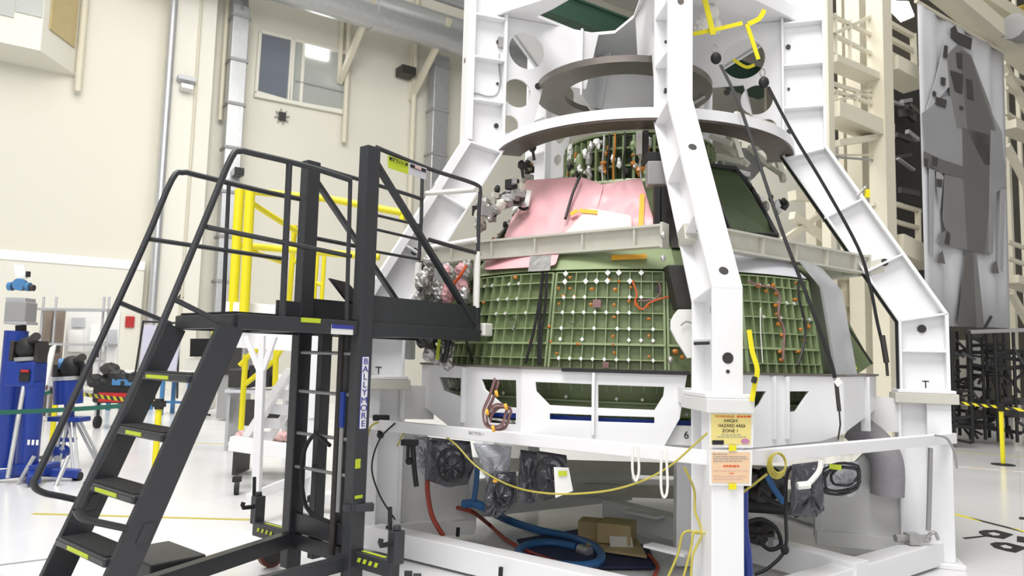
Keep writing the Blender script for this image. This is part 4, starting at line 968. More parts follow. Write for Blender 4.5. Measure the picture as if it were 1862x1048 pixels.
# base: long beam, cross beam, outriggers, casters
g = MB(); g.bar(lq(-.05, LW-.02, .31), lq(-2.0, .25, .27), .075, .10); g.build('base_beam', 'black', ld, bevel=.005)
g = MB(); g.bar(lq(0, .04, .27), lq(-1.75, .04, .25), .06, .09); g.build('base_beam', 'black', ld, bevel=.005)
g = MB(); g.bar(lq(.03, -.42, .30), lq(.03, 1.27, .30), .075, .10); g.build('cross_beam', 'black', ld, bevel=.005)
g = MB(); g.bar(lq(.0, .0, .43), lq(.0, LW, .43), .045, .13); g.build('mast_foot', 'black', ld, bevel=.005)
for t_ in (1.27, -.42):
    c = lq(.03, t_, 0); g = MB(); g.obox(c+UP*.43, LS*.04, LT*.035, UP*.10); g.tube([c+UP*.53, c+UP*.56], .025, 10); g.build('outrigger_jack', 'black', ld, bevel=.006)
    g = MB(); g.tube([c+UP*.52+LT*.06, c+UP*.66+LT*.07], .014, 8); g.build('jack_handle', 'rubber', ld)
    g = MB(); g.tube([c+UP*.46, c+UP*.46-LS*.12, c+UP*.50-LS*.12], .016, 8, smooth=2); g.build('jack_lever', 'rubber', ld)
    wc = c+LS*.12+UP*.113-LT*.03; MB().lathe(wc-LT*.025, [(.03, 0), (.09, 0), (.09, .05), (.03, .05)], 24, LT).build('caster_hub', 'dark', ld, smooth=True)
    MB().lathe(wc-LT*.028, [(.088, 0), (.112, .006), (.112, .05), (.088, .056), (.088, 0)], 28, LT).build('caster_tyre', mat('dark_red_rubber', (.14, .035, .025), .5), ld, smooth=True)
    g = MB(); g.bar(wc+LT*.04, wc+LT*.04+UP*.15, .05, .01); g.bar(wc-LT*.04, wc-LT*.04+UP*.15, .05, .01); g.build('caster_fork', 'black', ld)
    for j in range(4):
        q_ = lq(-.016, t_+(-.12-.06*j if t_ > 0 else .12+.06*j), .32); g = MB(); g.prism([q_, q_+LT*.028, q_+LT*.042-UP*.028, q_+LT*.014-UP*.028], -LS*.002); g.build('chevron', 'lime', ld)
    q_ = lq(.03, t_+(-.25 if t_ > 0 else .22), .352); g = MB(); g.obox(q_, LS*.012, LT*.11, UP*.001); g.build('yellow_strip', 'lime', ld)
bx = at(292, 1004, Z=.35)
g = MB(); g.obox(V((bx.x, bx.y, .22)), LS*.17, LT*.24, UP*.13); g.build('ballast_box', mat('worn_black_plate', (.05, .05, .052), .5, var=.3), ld, bevel=.012)
g = MB(); g.tube([lq(-.05, .2, .50), lq(-.05, .5, .56), lq(-.05, .58, .86), lq(-.05, .45, 1.04), lq(-.05, .25, .99)], .014, 8, smooth=5); g.build('hydraulic_hose', 'rubber', ld, smooth=True)
# labels on the ladder
nf = -LS
def lab(c, hw, hh, m, name, par=ld, ex=LT, t=.002, nrm=None):
    nrm = nrm if nrm is not None else -LT
    g = MB(); g.obox(c, ex*hw, UP*hh, nrm*t); return g.build(name, m, par)
PF = lambda z, dm=0: lq(-.0575+dm*0, 0, z)      # front face of near post (faces down the stairs)
# post side facing the camera is the -t side and the -s side; the name plate sits on the -s... seen side
lt_n = -LT
c = lq(.0, -.051, 1.35)
g = MB(); g.obox(c, LS*.030, LT*.0015, UP*.235); g.build('name_plate_edge', 'label_b', ld)
g = MB(); g.obox(c-LT*.001, LS*.025, LT*.0015, UP*.23); np_ = g.build('name_plate', 'paper', ld)
for i, ch in enumerate('BALLYMORE'):
    text_mesh(ch, .056, c-LT*.004+UP*(.200-.050*i), LS, UP, .0015, 'CENTER', 1.25).build('letter', 'label_b', np_)
c = pn(617, 600)-LT*.03
g = MB(); g.obox(c, LS*.085, LT*.002, UP*.03); sp_ = g.build('maker_sticker', 'paper', ld)
g = MB(); g.obox(c-LT*.003+UP*.018, LS*.085, LT*.001, UP*.013); g.build('sticker_band', 'label_b', sp_)
c = pn(560, 583); g = MB(); g.obox(c-LT*.03+UP*.0, LS*.07, LT*.002, UP*.014); g.build('lime_sticker', 'lime', ld)
def sideq(pts, m, name, off_, par=ld, t_=0.0):
    P = [pn(x, y, t_)-LT*off_ for x, y in pts]; return MB().prism(P, -LT*.003).build(name, m, par)
s1 = sideq([(701, 283), (739, 296), (738, 318), (702, 306)], 'lime', 'caution_sign', .02)
sideq([(704, 286), (737, 298), (737, 303), (704, 292)], 'rubber', 'caution_band', .024, s1)
s2 = sideq([(740, 296), (772, 307), (771, 328), (740, 318)], 'grey_l', 'danger_sign', .02)
sideq([(742, 299), (770, 309), (770, 315), (742, 305)], 'rubber', 'danger_band', .024, s2)
sideq([(750, 302), (761, 306), (761, 311), (750, 307)], 'redfilm', 'danger_oval', .027, s2)
cc = pn(720, 296)-LT*.029; text_mesh('CAUTION', .028, cc, LS, UP).build('lettering', 'lime', s1)
c = lq(0, -.055, .90); g = MB(); g.obox(c-LS*.028, LS*.02, LT*.002, UP*.03); g.build('lime_sticker', 'lime', ld)
c = lq(0, -.055, .69); g = MB(); g.obox(c-LS*.01, LS*.03, LT*.002, UP*.01); g.build('lime_sticker', 'lime', ld)
g = MB(); g.bar(lq(-.08, .02, .62), lq(.1, -.09, .62), .06, .05); g.build('tilt_latch', 'black', ld, bevel=.006)
# black tablet on the platform
tb = MB(); P = [pn(600, 506, .5), pn(634, 514, .5), pn(655, 540, .5), pn(650, 556, .5), pn(630, 545, .5)]; tb.prism(P, LT*.03); tag(tb.build('equipment_case', 'dark', bevel=.004), 'open black equipment case tilted on the ladder platform', 'case')
# ================================================================== yellow and white work stand behind the ladder
YS = 8.4
ws = thing('work_stand', at(500, 800, Y=YS), 'white work stand with yellow guard rails behind the black ladder', 'stand')
def yt(pts, r, m='yellow', name='guard_rail', Y=YS, sm=0):
    P = [at(p[0], p[1], Y=(p[2] if len(p) > 2 else Y)) for p in pts]; return MB().tube(P, r, 10, smooth=sm).build(name, m, ws, smooth=True)
yt([(436, 345), (423, 570)], .055, Y=8.2); yt([(455, 348), (444, 570)], .055, Y=8.0)
yt([(436, 346), (600, 362), (735, 388)], .042); yt([(440, 447), (560, 457), (690, 468)], .042)
yt([(735, 388), (731, 400)], .04); yt([(536, 410), (522, 600)], .035, Y=9.3)
yt([(455, 368), (545, 425, 9.3)], .035); yt([(460, 458), (520, 480, 9.3)], .03); yt([(530, 480, 9.3), (545, 470, 9.3)], .03)
yt([(577, 462), (571, 545)], .028, Y=9.5); yt([(590, 462), (585, 545)], .028, Y=9.5); yt([(556, 492), (577, 465)], .028, Y=9.5); yt([(560, 508), (588, 520)], .025, Y=9.5)
yt([(421, 570), (420, 582)], .05, 'galv', 'rail_socket', 8.2); yt([(443, 570), (441, 582)], .05, 'galv', 'rail_socket', 8.0)
yt([(447, 645), (438, 782)], .035, Y=8.8); yt([(503, 618), (500, 702)], .035, Y=8.8); yt([(436, 665), (455, 645), (510, 610)], .03, Y=8.8); yt([(445, 700), (500, 655), (515, 630)], .03, Y=8.8)
def wb(a, b, w_, h_, name, Y=YS, m='white', Y2=None):
    return MB().bar(at(*a, Y=Y), at(*b, Y=Y2 or Y), w_, h_, up=(0, 1, 0)).build(name, m, ws, bevel=.006)
wb((475, 672), (466, 905), .07, .08, 'stand_leg', 6.6); wb((474, 680), (447, 612), .045, .045, 'leg_strut', 6.6); wb((475, 672), (477, 610), .05, .05, 'leg_strut', 6.6); wb((476, 680), (500, 612), .045, .045, 'leg_strut', 6.6)
wb((582, 612), (578, 760), .14, .2, 'stand_leg', 7.6); wb((575, 700), (560, 1000), .14, .17, 'stand_leg', 7.6)
wb((410, 590), (600, 602), .5, .10, 'stand_deck', 8.2)
wb((530, 672), (440, 812), .08, .22, 'stair_stringer', 8.8); wb((556, 700), (480, 812), .08, .10, 'stair_stringer', 9.2)
for i in range(5): 
    t_ = i/4.6; wb((528-88*t_, 690+122*t_), (556-70*t_, 700+108*t_), .12, .03, 'stair_tread', 8.9)
wb((420, 806), (560, 826), .16, .14, 'base_beam', 8.6); wb((455, 905), (565, 860), .08, .10, 'base_beam', 6.9, Y2=7.6); wb((520, 905), (640, 905), .1, .2, 'base_beam', 7.6)
for px, py, Y in ((434, 822, 8.4), (470, 824, 9.0), (560, 842, 8.6), (568, 900, 7.4)):
    p = at(px, py, Y=Y); p.z = .08; g = MB(); g.lathe(p-V((.025, 0, 0)), [(.02, 0), (.08, 0), (.08, .05), (.02, .05)], 18, (1, .3, 0)); g.box(p+UP*.09, (.08, .08, .06)); g.build('caster', 'rubber', ws)
cs = thing('parts_cart', at(500, 790, Y=9.8), 'low cart with red and white film packed under the work stand stairs', 'cart')
pp = at(500, 795, Y=9.8); g = MB(); g.box((pp.x, pp.y, .42), (1.0, .6, .05)); g.build('cart_shelf', 'white2', cs)
random.seed(4)
for i in range(7):
    g = MB(); g.blob(V((pp.x-.35+i*.12, pp.y-.1+random.uniform(-.1, .1), .5)), .1, .12, .07, 9, 6, .25); g.build('film_pack', 'redfilm', cs)
for dx in (-.42, .42):
    g = MB(); g.box((pp.x+dx, pp.y, .22), (.05, .5, .4)); g.build('cart_leg', 'dark', cs)

# ================================================================== two blue laser trackers on the left
def tracker(x, Y, ztop, lab, big):
    p = at(x, 700, Y=Y); p.z = 0; t = thing('laser_tracker_stand', p, lab, 'tracker'); return t, p
t, p = tracker(60, 8.9, 0, 'blue laser tracker column on a wheeled blue base with striped black head', True)
k = 8.9/F
def P(px, py, dy=0.0): q = at(px, py, Y=8.9+dy); return q
g = MB(); g.tube([V((p.x, p.y, .12)), P(66, 700)*1], .15, 20)
g = MB(); z0 = .12; a = P(62, 690); g.tube([V((a.x, a.y, z0)), V((a.x, a.y, P(62, 695).z))], .12, 22); g.build('column', 'blue', t, smooth=True)
a = P(30, 690, .25); g = MB(); g.tube([V((a.x-.05, a.y, z0)), V((a.x-.05, a.y, P(30, 602, .25).z))], .13, 22); g.build('column', 'blue', t, smooth=True)
g = MB(); c = P(48, 680); g.box(c, (.34, .26, .30)); ho = g.build('head_housing', 'blue', t, bevel=.02)
g = MB(); g.box(P(45, 684, -.14), (.12, .02, .13)); g.build('label_plate', 'rubber', ho); g = MB(); g.box(P(45, 675, -.16), (.09, .01, .03)); g.build('label_mark', 'redp', ho)
g = MB(); g.tube([P(52, 657), P(52, 650)], .15, 20); g.build('head_collar', 'grey', t, smooth=True)
g = MB(); g.blob(P(52, 634), .14, .13, .14, 18, 10); g.build('laser_head', 'rubber', t, smooth=True)
g = MB(); g.disc(P(56, 630, -.13), (0, -1, 0), .025, .02, 14); g.build('lit_dot', 'glow_r', t)
g = MB(); a = P(62, 880)
for ang in (0.3, 2.2, 3.6, 5.2):
    g.bar(V((a.x, a.y, .12)), V((a.x+.48*math.cos(ang), a.y+.42*math.sin(ang), .08)), .14, .10)
g.box((a.x, a.y, .15), (.4, .34, .12)); g.build('wheeled_base', 'blue', t, bevel=.015)
for ang in (0.3, 2.2, 3.6, 5.2):
    g = MB(); g.disc(V((a.x+.48*math.cos(ang), a.y+.42*math.sin(ang), .05)), (1, 0, 0), .05, .04, 14); g.build('caster', 'rubber', t)
for (x0, y0, x1, y1) in ((14, 870, 44, 700), (95, 900, 125, 830), (20, 905, 62, 830)):
    g = MB(); g.tube([P(x0, y0, -.3), P(x1, y1, -.1)], .025, 8); g.build('support_strut', 'galv', t)
for j in (0, 1, 2): g = MB(); q = P(60, 805, -.14); g.box(q+V((-.05+j*.05, 0, 0)), (.025, .01, .06)); g.build('white_mark', 'paper', t)
for x in (30, 75): MB().box(P(x, 640), (.05, .2, .26)).build('yoke_arm', 'dark', t, bevel=.01)
MB().tube([P(58, 618, -.08), P(66, 612, -.2)], .05, 12).build('lens_tube', 'dark', t, smooth=True)
# upper grey tracker on top of the back column
t2 = thing('theodolite_head', P(40, 600, .3), 'grey measuring head with blue rings and white panel above the blue column', 'instrument')
def P2(px, py): return at(px, py, Y=9.15)
g = MB(); g.box(P2(38, 568), (.26, .24, .26)); g.build('head_body', 'grey', t2, bevel=.02)
g = MB(); g.box(P2(38, 546), (.24, .22, .05)); g.box(P2(38, 588), (.28, .24, .04)); g.build('head_plate', 'galv', t2, bevel=.01)
g = MB(); g.tube([P2(38, 592), P2(38, 603)], .06, 14); g.build('neck', 'rubber', t2)
g = MB(); g.tube([P2(16, 521), P2(62, 524)], .04, 14); g.build('optic_barrel', 'dark', t2, smooth=True)
g = MB(); g.disc(P2(20, 521), (1, 0, 0), .055, .05, 18); g.disc(P2(52, 522), (1, 0, 0), .055, .04, 18); g.disc(P2(37, 518), (.2, -1, 0), .075, .1, 20); g.build('blue_ring', 'blue_b', t2, smooth=True)
g = MB(); g.disc(at(52, 524, Y=9.05), (0, -1, 0), .018, .02, 12); g.build('lit_dot', 'glow_g', t2)
g = MB(); g.prism([P2(24, 480), P2(44, 482), P2(48, 506), P2(30, 508)], (0, .03, 0)); g.build('white_panel', 'paper', t2)
g = MB(); g.box(P2(51, 499), (.04, .04, .07)); g.build('small_lens', 'rubber', t2)
# second tracker on tripod
Yt = 9.6
def P3(px, py, d=0): return at(px, py, Y=Yt+d)
q = P3(128, 845); t3 = thing('laser_tracker_tripod', (q.x, q.y, 0), 'blue laser tracker with black round head on a silver tripod', 'tracker')
a = P3(124, 700); g = MB(); g.tube([P3(124, 735), P3(124, 692)], .17, 22); g.build('tracker_body', 'blue', t3, smooth=True)
g = MB(); g.tube([P3(124, 692), P3(124, 685)], .18, 22); g.build('collar', 'galv', t3, smooth=True)
g = MB(); g.blob(P3(132, 668), .15, .14, .15, 20, 12); g.build('laser_head', 'rubber', t3, smooth=True)
g = MB(); g.disc(P3(112, 662, -.05), (-1, -.4, 0), .07, .06, 18); g.build('side_disc', 'blue_b', t3, smooth=True)
for x in (108, 157): MB().box(P3(x, 677), (.055, .2, .2)).build('yoke_arm', 'dark', t3, bevel=.01)
MB().tube([P3(140, 655, -.08), P3(150, 650, -.2)], .05, 12).build('lens_tube', 'dark', t3, smooth=True)
for x, m in ((136, 'glow_r'), (143, 'glow_g')): g = MB(); g.disc(P3(x, 661, -.16), (0, -1, 0), .02, .02, 12); g.build('lit_dot', m, t3)
g = MB(); g.tube([P3(126, 735), P3(126, 765)], .06, 12); g.box(P3(126, 762), (.42, .25, .06)); g.build('tripod_head', 'blue', t3, bevel=.01)
for (x, y, d) in ((100, 868, -.1), (88, 835, .5), (186, 840, .2), (140, 850, -.5)):
    f = P3(x, y, d); f.z = .03; tp = P3(126, 765)+V(((x-126)*.0018, 0, 0)); 
    g = MB(); g.tube([tp+V((-.03, 0, 0)), f+V((-.03, 0, 0))], .018, 8); g.tube([tp+V((.03, 0, 0)), f+V((.03, 0, 0))], .018, 8); g.tube([tp.lerp(f, .6), f], .022, 8); lg_ = g.build('tripod_leg', 'galv', t3)
    g = MB(); g.blob(f, .05, .05, .05, 10, 6); g.build('foot', 'blue', lg_, smooth=True)
g = MB(); g.tube([P3(126, 770), P3(110, 830)], .02, 8); g.blob(P3(110, 822), .12, .1, .1, 10, 8); g.box(P3(125, 800), (.16, .1, .05)); g.build('spreader', 'blue', t3)
# shelving rack, doors and boards behind
Yr = 16
def P4(px, py, d=0): return at(px, py, Y=Yr+d)
rk = thing('wire_shelving', P4(150, 730), 'chrome wire shelving rack with boards behind the blue trackers', 'shelf')
for x in (80, 103, 190, 199):
    a = P4(x, 540); g = MB(); g.tube([V((a.x, a.y, .05)), a], .025, 8); g.build('rack_post', 'galv', rk)
for y in (563, 626, 712):
    g = MB(); g.bar(P4(74, y), P4(205, y+2), .4, .05); g.build('rack_shelf', 'galv', rk)
for x0, x1, m in ((77, 97, 'wood'), (101, 118, 'wood')):
    g = MB(); a, b = P4(x0, 566, .5), P4(x1, 566, .5); g.bar(V(((a.x+b.x)/2, a.y, .05)), V(((a.x+b.x)/2, a.y, a.z)), b.x-a.x, .08, up=(0, 1, 0)); tag(g.build('brown_panel', m), 'tall %s brown panel standing behind the wire shelving' % ('left' if x0 == 77 else 'right'), 'panel')
g = MB(); a, b = P4(122, 562, 1), P4(218, 562, 1); g.prism([V((a.x, a.y, .9)), V((b.x, b.y, .9)), V((b.x, b.y, a.z)), V((a.x, a.y, a.z))], (0, .1, 0)); wbd = tag(g.build('white_board', 'paper', bevel=.02), 'large white notice board behind the wire shelving', 'board')
random.seed(9)
for (x0, y0, x1, y1, m) in ((130, 578, 154, 595, 'grey_l'), (165, 590, 180, 615, 'ledge'), (168, 628, 182, 650, 'ledge'), (195, 600, 212, 630, 'grey_l'), (124, 600, 150, 640, 'ledge'), (150, 640, 190, 655, 'offwhite')):
    g = MB(); a, b, c, d = [P4(x, y, .95) for x, y in ((x0, y0), (x1, y0), (x1, y1), (x0, y1))]; g.prism([a, b, c, d], (0, .02, 0)); g.build('pinned_sheet', m, wbd)
for i, (x, y, m) in enumerate(((135, 680, 'grey_l'), (165, 700, 'galv'), (180, 620, 'paper'), (105, 700, 'galv'), (92, 640, 'dark'))):
    g = MB(); g.box(P4(x, y-6, -.05), (.3, .25, .2), .2); tag(g.build('storage_box', m, bevel=.02), ['pale grey box on the lower rack shelf', 'shiny metal box low on the right of the rack', 'white box on the middle rack shelf', 'metal box low on the left of the rack', 'dark box on the middle rack shelf'][i], 'box')
g = MB(); g.prism([P4(91, 632, -1.2), P4(101, 626, -1.2), P4(85, 700, -1.2), P4(72, 706, -1.2)], (0, .04, 0)); tag(g.build('leaning_board', 'paper'), 'narrow white board leaning between the two blue trackers', 'board')
# easel with lilac board
ea = thing('easel_board', at(290, 730, Y=14), 'pale lilac board on a thin black easel seen through the stair rails', 'easel')
g = MB(); g.prism([at(x, y, Y=14) for x, y in ((262, 590), (330, 596), (318, 684), (250, 688))], (0, .04, 0)); g.build('board', 'violet', ea)
for x0, y0, x1, y1 in ((261, 583, 238, 730), (326, 583, 322, 725), (262, 585, 328, 588)):
    g = MB(); g.tube([at(x0, y0, Y=14.1), at(x1, y1, Y=14.1)], .02, 8); g.build('easel_leg', 'rubber', ea)
# blue benches
def bench(x0, x1, yt_, yb, Y, lab):
    a, b = at(x0, yt_, Y=Y), at(x1, yt_, Y=Y); t = thing('blue_bench', V(((a.x+b.x)/2, Y, 0)), lab, 'bench')
    g = MB(); g.box(((a.x+b.x)/2, Y+.3, a.z), (b.x-a.x, .7, .06)); g.build('bench_top', 'paper', t)
    g = MB(); g.box(((a.x+b.x)/2, Y+.3, a.z-.1), (b.x-a.x-.05, .6, .1)); g.build('bench_frame', 'blue_b', t); g = MB(); g.box(((a.x+b.x)/2, Y+.3, .3), (b.x-a.x-.05, .06, .06)); g.build('bench_rail', 'blue_b', t)
    for x in (a.x+.05, b.x-.05):
        for y in (Y, Y+.6): g = MB(); g.box((x, y, a.z/2), (.08, .08, a.z)); g.build('leg', 'blue_b', t)
bench(294, 350, 677, 730, 18, 'light blue workbench with white top seen below the upper tread')
bench(198, 262, 676, 735, 19, 'light blue workbench behind the black case on the left')
# dark equipment on the floor, left-centre
random.seed(14)
eq = thing('equipment_trolley', at(225, 745, Y=15), 'black trolley piled with dark cases behind the striped belt', 'trolley')
a = at(225, 745, Y=15)
g = MB(); g.box((a.x, 15, .75), (1.0, .6, .5)); g.build('trolley_body', 'rubber', eq, bevel=.05)
for i in range(9): g = MB(); g.blob(V((a.x-.5+i*.13, 14.8, random.uniform(.9, 1.2))), .18, .15, .13, 10, 7, .15); g.build('dark_case', random.choice(['rubber', 'dark', 'rubber']), eq)
g = MB(); g.box((a.x+.1, 14.68, .62), (.9, .03, .18)); g.build('red_panel', 'redp', eq); g = MB(); g.box((a.x+.1, 14.68, .92), (.4, .03, .12)); g.build('blue_panel', 'blue_b', eq)
for dx in (-.4, .4): g = MB(); g.disc(V((a.x+dx, 14.8, .12)), (1, 0, 0), .12, .06, 16); g.tube([V((a.x+dx, 14.8, .2)), V((a.x+dx, 14.8, .55))], .03, 8); g.build('wheel', 'rubber', eq)
# monitor and chair near the wall
mo = thing('wall_monitor', at(365, 660, Y=20), 'black monitor on a pale cabinet seen through the ladder', 'monitor')
g = MB(); g.prism([at(x, y, Y=20) for x, y in ((346, 616), (382, 616), (380, 649), (345, 649))], (0, .1, 0)); g.build('screen', 'screen', mo)
g = MB(); a = at(362, 652, Y=20.1); g.box((a.x, 20.3, a.z/2), (.7, .5, a.z-.02)); g.build('cabinet', 'offwhite', mo)
ch = thing('office_chair', at(385, 700, Y=18), 'black office chair beside the pale cabinet', 'chair')
a = at(378, 690, Y=18); g = MB(); g.box((a.x, 18, .95), (.5, .1, .7)); g.build('backrest', 'rubber', ch, bevel=.05); g = MB(); g.box((a.x-.1, 17.8, .55), (.5, .5, .1)); g.build('seat', 'rubber', ch, bevel=.04)
g = MB(); g.tube([(a.x-.1, 17.8, .1), (a.x-.1, 17.8, .5)], .04, 8)
for i in range(5): an = i*2*PI/5; g.bar((a.x-.1, 17.8, .1), (a.x-.1+.3*math.cos(an), 17.8+.3*math.sin(an), .05), .04, .04)
g.build('star_base', 'rubber', ch)
cb = thing('tall_cabinet', at(425, 700, Y=17), 'tall dark grey cabinet behind the ladder stringer', 'cabinet')
a, b = at(402, 610, Y=17), at(446, 610, Y=17); g = MB(); g.box(((a.x+b.x)/2, 17.3, 1.05), (b.x-a.x, .6, 2.0)); g.build('cabinet_body', 'grey', cb, bevel=.01); g = MB(); g.box(((a.x+b.x)/2, 16.98, 1.5), (b.x-a.x-.1, .02, .9)); g.build('door', 'dark', cb)
for i, (x, y) in enumerate(((340, 640), (352, 590))): pass
# desk clutter under the white platform
random.seed(8)
dk_ = thing('instrument_desk', at(470, 740, Y=12), 'cluttered desk with dark instruments behind the yellow stair rail', 'desk')
a = at(470, 700, Y=12); g = MB(); g.box((a.x, 12.2, .95), (1.0, .6, .05)); g.build('desk_top', 'grey_l', dk_)
for x, z, s_, m in ((-.35, 1.15, .3, 'dark'), (0, 1.2, .35, 'rubber'), (.35, 1.1, .25, 'paper'), (-.1, .6, .4, 'dark'), (.3, .55, .35, 'rubber')): g = MB(); g.box((a.x+x, 12.2, z), (s_, .4, s_)); g.build('instrument', m, dk_, bevel=.02)
for dx in (-.45, .45): g = MB(); g.box((a.x+dx, 12.2, .47), (.05, .5, .94)); g.build('desk_leg', 'galv', dk_)

# ================================================================== stanchions and belts
def stanchion(px, pyb, lab, Y=None, cap='rubber'):
    b = at(px, pyb, Z=0) if Y is None else at(px, 700, Y=Y); b.z = 0
    t = thing('stanchion', b, lab, 'stanchion', 'yellow belt stanchions'); 
    g = MB(); g.lathe(b, [(.02, .03), (.18, .012), (.18, 0), (.0, 0)][::-1], 28); g.build('base', 'rubber', t, smooth=True)
    g = MB(); g.tube([b+UP*.02, b+UP*.92], .035, 14); g.build('post', 'yellow', t, smooth=True)
    g = MB(); g.tube([b+UP*.90, b+UP*1.02], .05, 14); g.box(b+UP*.96, (.12, .09, .07)); g.build('belt_head', 'rubber', t)
    return b
sR = stanchion(1824, 846, 'lone yellow stanchion on the right floor before the dark racks')
sL = stanchion(279, 888, 'yellow stanchion standing behind the ladder treads')
s3 = stanchion(103, 840, 'yellow stanchion mostly hidden behind the blue tripod tracker', Y=10.8)
s4 = stanchion(1604, 790, 'yellow stanchion seen between the cradle and the right leg', Y=13)
def belt(a, b, m, lab, sag=.03, n=10):
    P = []; g = MB()
    for i in range(n+1): t_ = i/n; P.append(V(a).lerp(V(b), t_)-UP*sag*4*t_*(1-t_))
    hd = (V(b)-V(a)); hd = V((hd.y, -hd.x, 0)).normalized(); g.ribbon(P, .05, .006, hd)
    return tag(g.build('barrier_belt', m), lab, 'belt')
H5 = mat
belt(at(-60, 752, Y=8.1), sL+UP*.97-V((.05, 0, 0)), 'teal', 'dark green belt stretched across the left floor in front', .02)
belt(s3+UP*.96, at(-40, 742, Y=10.8), 'teal', 'dark green belt reaching the left edge behind the trackers', .02)
belt(s3+UP*.97, sL+UP*.97+V((-.05, .1, 0)), 'haz', 'yellow and black striped belt between the two left stanchions', .02)
belt(sR+UP*.97, at(1640, 715, Y=13), 'haz', 'yellow and black striped belt running back behind the right leg', .03)
belt(sR+UP*.97, at(1950, 752, Y=12), 'haz', 'yellow and black striped belt leaving the frame on the right', .02)
belt(s4+UP*.97, at(1660, 716, Y=13.2), 'haz', 'short striped belt beside the distant yellow stanchion', .01)

g = MB(); p = at(392, 640, Y=8.6); g.tube([V((p.x, p.y, 1.2)), V((p.x, p.y, at(392, 600, Y=8.6).z))], .06, 12); g.build('yellow_sleeve', 'yellow', ws, smooth=True)
# ================================================================== cream steel platforms, banner, racks on the right
B0 = at(1680, 590, Y=16); B0 = V((B0.x, B0.y, 0))
def bp(px, py, o=0.0): return onp(px, py, B0+NW*o, NW)
tw = thing('access_platform', (B0.x-2, B0.y-1.5, 0), 'tall cream steel access platform with rails behind the right leg', 'platform')
def bpost(x, w_, o=0.0, y0=-80, name='column', m='cream', ybot=None):
    a = bp(x, 300, o); zt_ = bp(x, y0, o).z; zb_ = 0 if ybot is None else bp(x, ybot, o).z
    g = MB(); g.obox(V((a.x, a.y, (zt_+zb_)/2)), UW*w_/2, NW*w_/2, UP*(zt_-zb_)/2); return g.build(name, m, tw)
bpost(1506, .18, .3); bpost(1562, .34, -.6); bpost(1604, .36, .1); bpost(1533, .12, -1.0); bpost(1479, .25, -1.5, ybot=640)
def bbar(x0, y0, x1, y1, w_, h_, o=0.0, name='guard_rail', m='cream', o2=None):
    return MB().bar(bp(x0, y0, o), bp(x1, y1, o if o2 is None else o2), w_, h_).build(name, m, tw)
for (x0, y0, x1, y1) in ((1508, 26, 1600, 72), (1508, 66, 1600, 22), (1508, 60, 1598, 105), (1508, 96, 1598, 140), (1508, 150, 1600, 180), (1515, 165, 1595, 192), (1515, 186, 1595, 160)):
    bbar(x0, y0, x1, y1, .07, .07)
bbar(1506, 202, 1606, 244, .5, .32, name='platform_beam'); bbar(1515, 262, 1606, 248, .3, .12, name='platform_beam')
bbar(1506, 110, 1602, 150, .4, .14, name='platform_beam')
for x in (1519, 1545, 1598): bbar(x, 20+(x-1508)*.45, x, 110+(x-1508)*.4, .06, .06, name='rail_post')
for x in (1520, 1556): bbar(x, 168, x, 205, .06, .06, name='rail_post')
bbar(1512, 282, 1600, 282, .03, .03); bbar(1512, 285, 1595, 292, .04, .04, m='grey')
bbar(1585, 372, 1612, 382, .1, .06)
# right bay
for (x0, y0, x1, y1) in ((1610, 38, 1660, 66), (1610, 66, 1658, 92), (1612, 95, 1664, 122)): bbar(x0, y0, x1, y1, .09, .09)
bbar(1660, 62, 1663, 130, .1, .1, name='rail_post'); bbar(1608, 120, 1667, 152, .6, .3, name='platform_beam')
for (x0, y0, x1, y1) in ((1617, 368, 1672, 384), (1617, 400, 1670, 415)): bbar(x0, y0, x1, y1, .08, .08)
bbar(1669, 384, 1670, 455, .09, .09, name='rail_post'); bbar(1617, 446, 1680, 474, .6, .42, name='platform_beam')
# bays seen past the right of the banner
for (x0, y0, x1, y1) in ((1830, 135, 1875, 160), (1830, 160, 1875, 185), (1828, 205, 1875, 235), (1832, 440, 1875, 455), (1832, 470, 1875, 485)): bbar(x0, y0, x1, y1, .09, .09)
bbar(1824, 115, 1870, 205, .16, .16, name='diagonal_brace'); bbar(1830, 265, 1875, 350, .16, .16, name='diagonal_brace'); bbar(1838, 532, 1870, 590, .14, .14, name='diagonal_brace')
bbar(1690, -40, 1880, 118, .5, .4, .6, name='roof_girder'); bbar(1750, -30, 1890, 60, .3, .3, .6, name='roof_girder')
bbar(1828, 228, 1880, 250, .5, .22, name='platform_beam'); bbar(1832, 508, 1880, 525, .5, .2, name='platform_beam')
bpost(1832, .14, -.6); bpost(1856, .1, -.9)
# lower cream bays seen under the bracing ring, between capsule and leg
for (x0, y0, x1, y1, w_, h_) in ((1500, 536, 1640, 572, .3, .32), (1500, 500, 1590, 518, .2, .1), (1495, 700, 1640, 706, .2, .2), (1440, 392, 1510, 440, .14, .16), (1420, 440, 1500, 385, .1, .12), (1430, 300, 1505, 300, .12, .14), (1440, 356, 1510, 360, .2, .2)):
    bbar(x0, y0, x1, y1, w_, h_, -1.0, name='cross_beam')
bpost(1572, .55, -.7, y0=500, name='column'); bpost(1613, .12, -.3, y0=480)
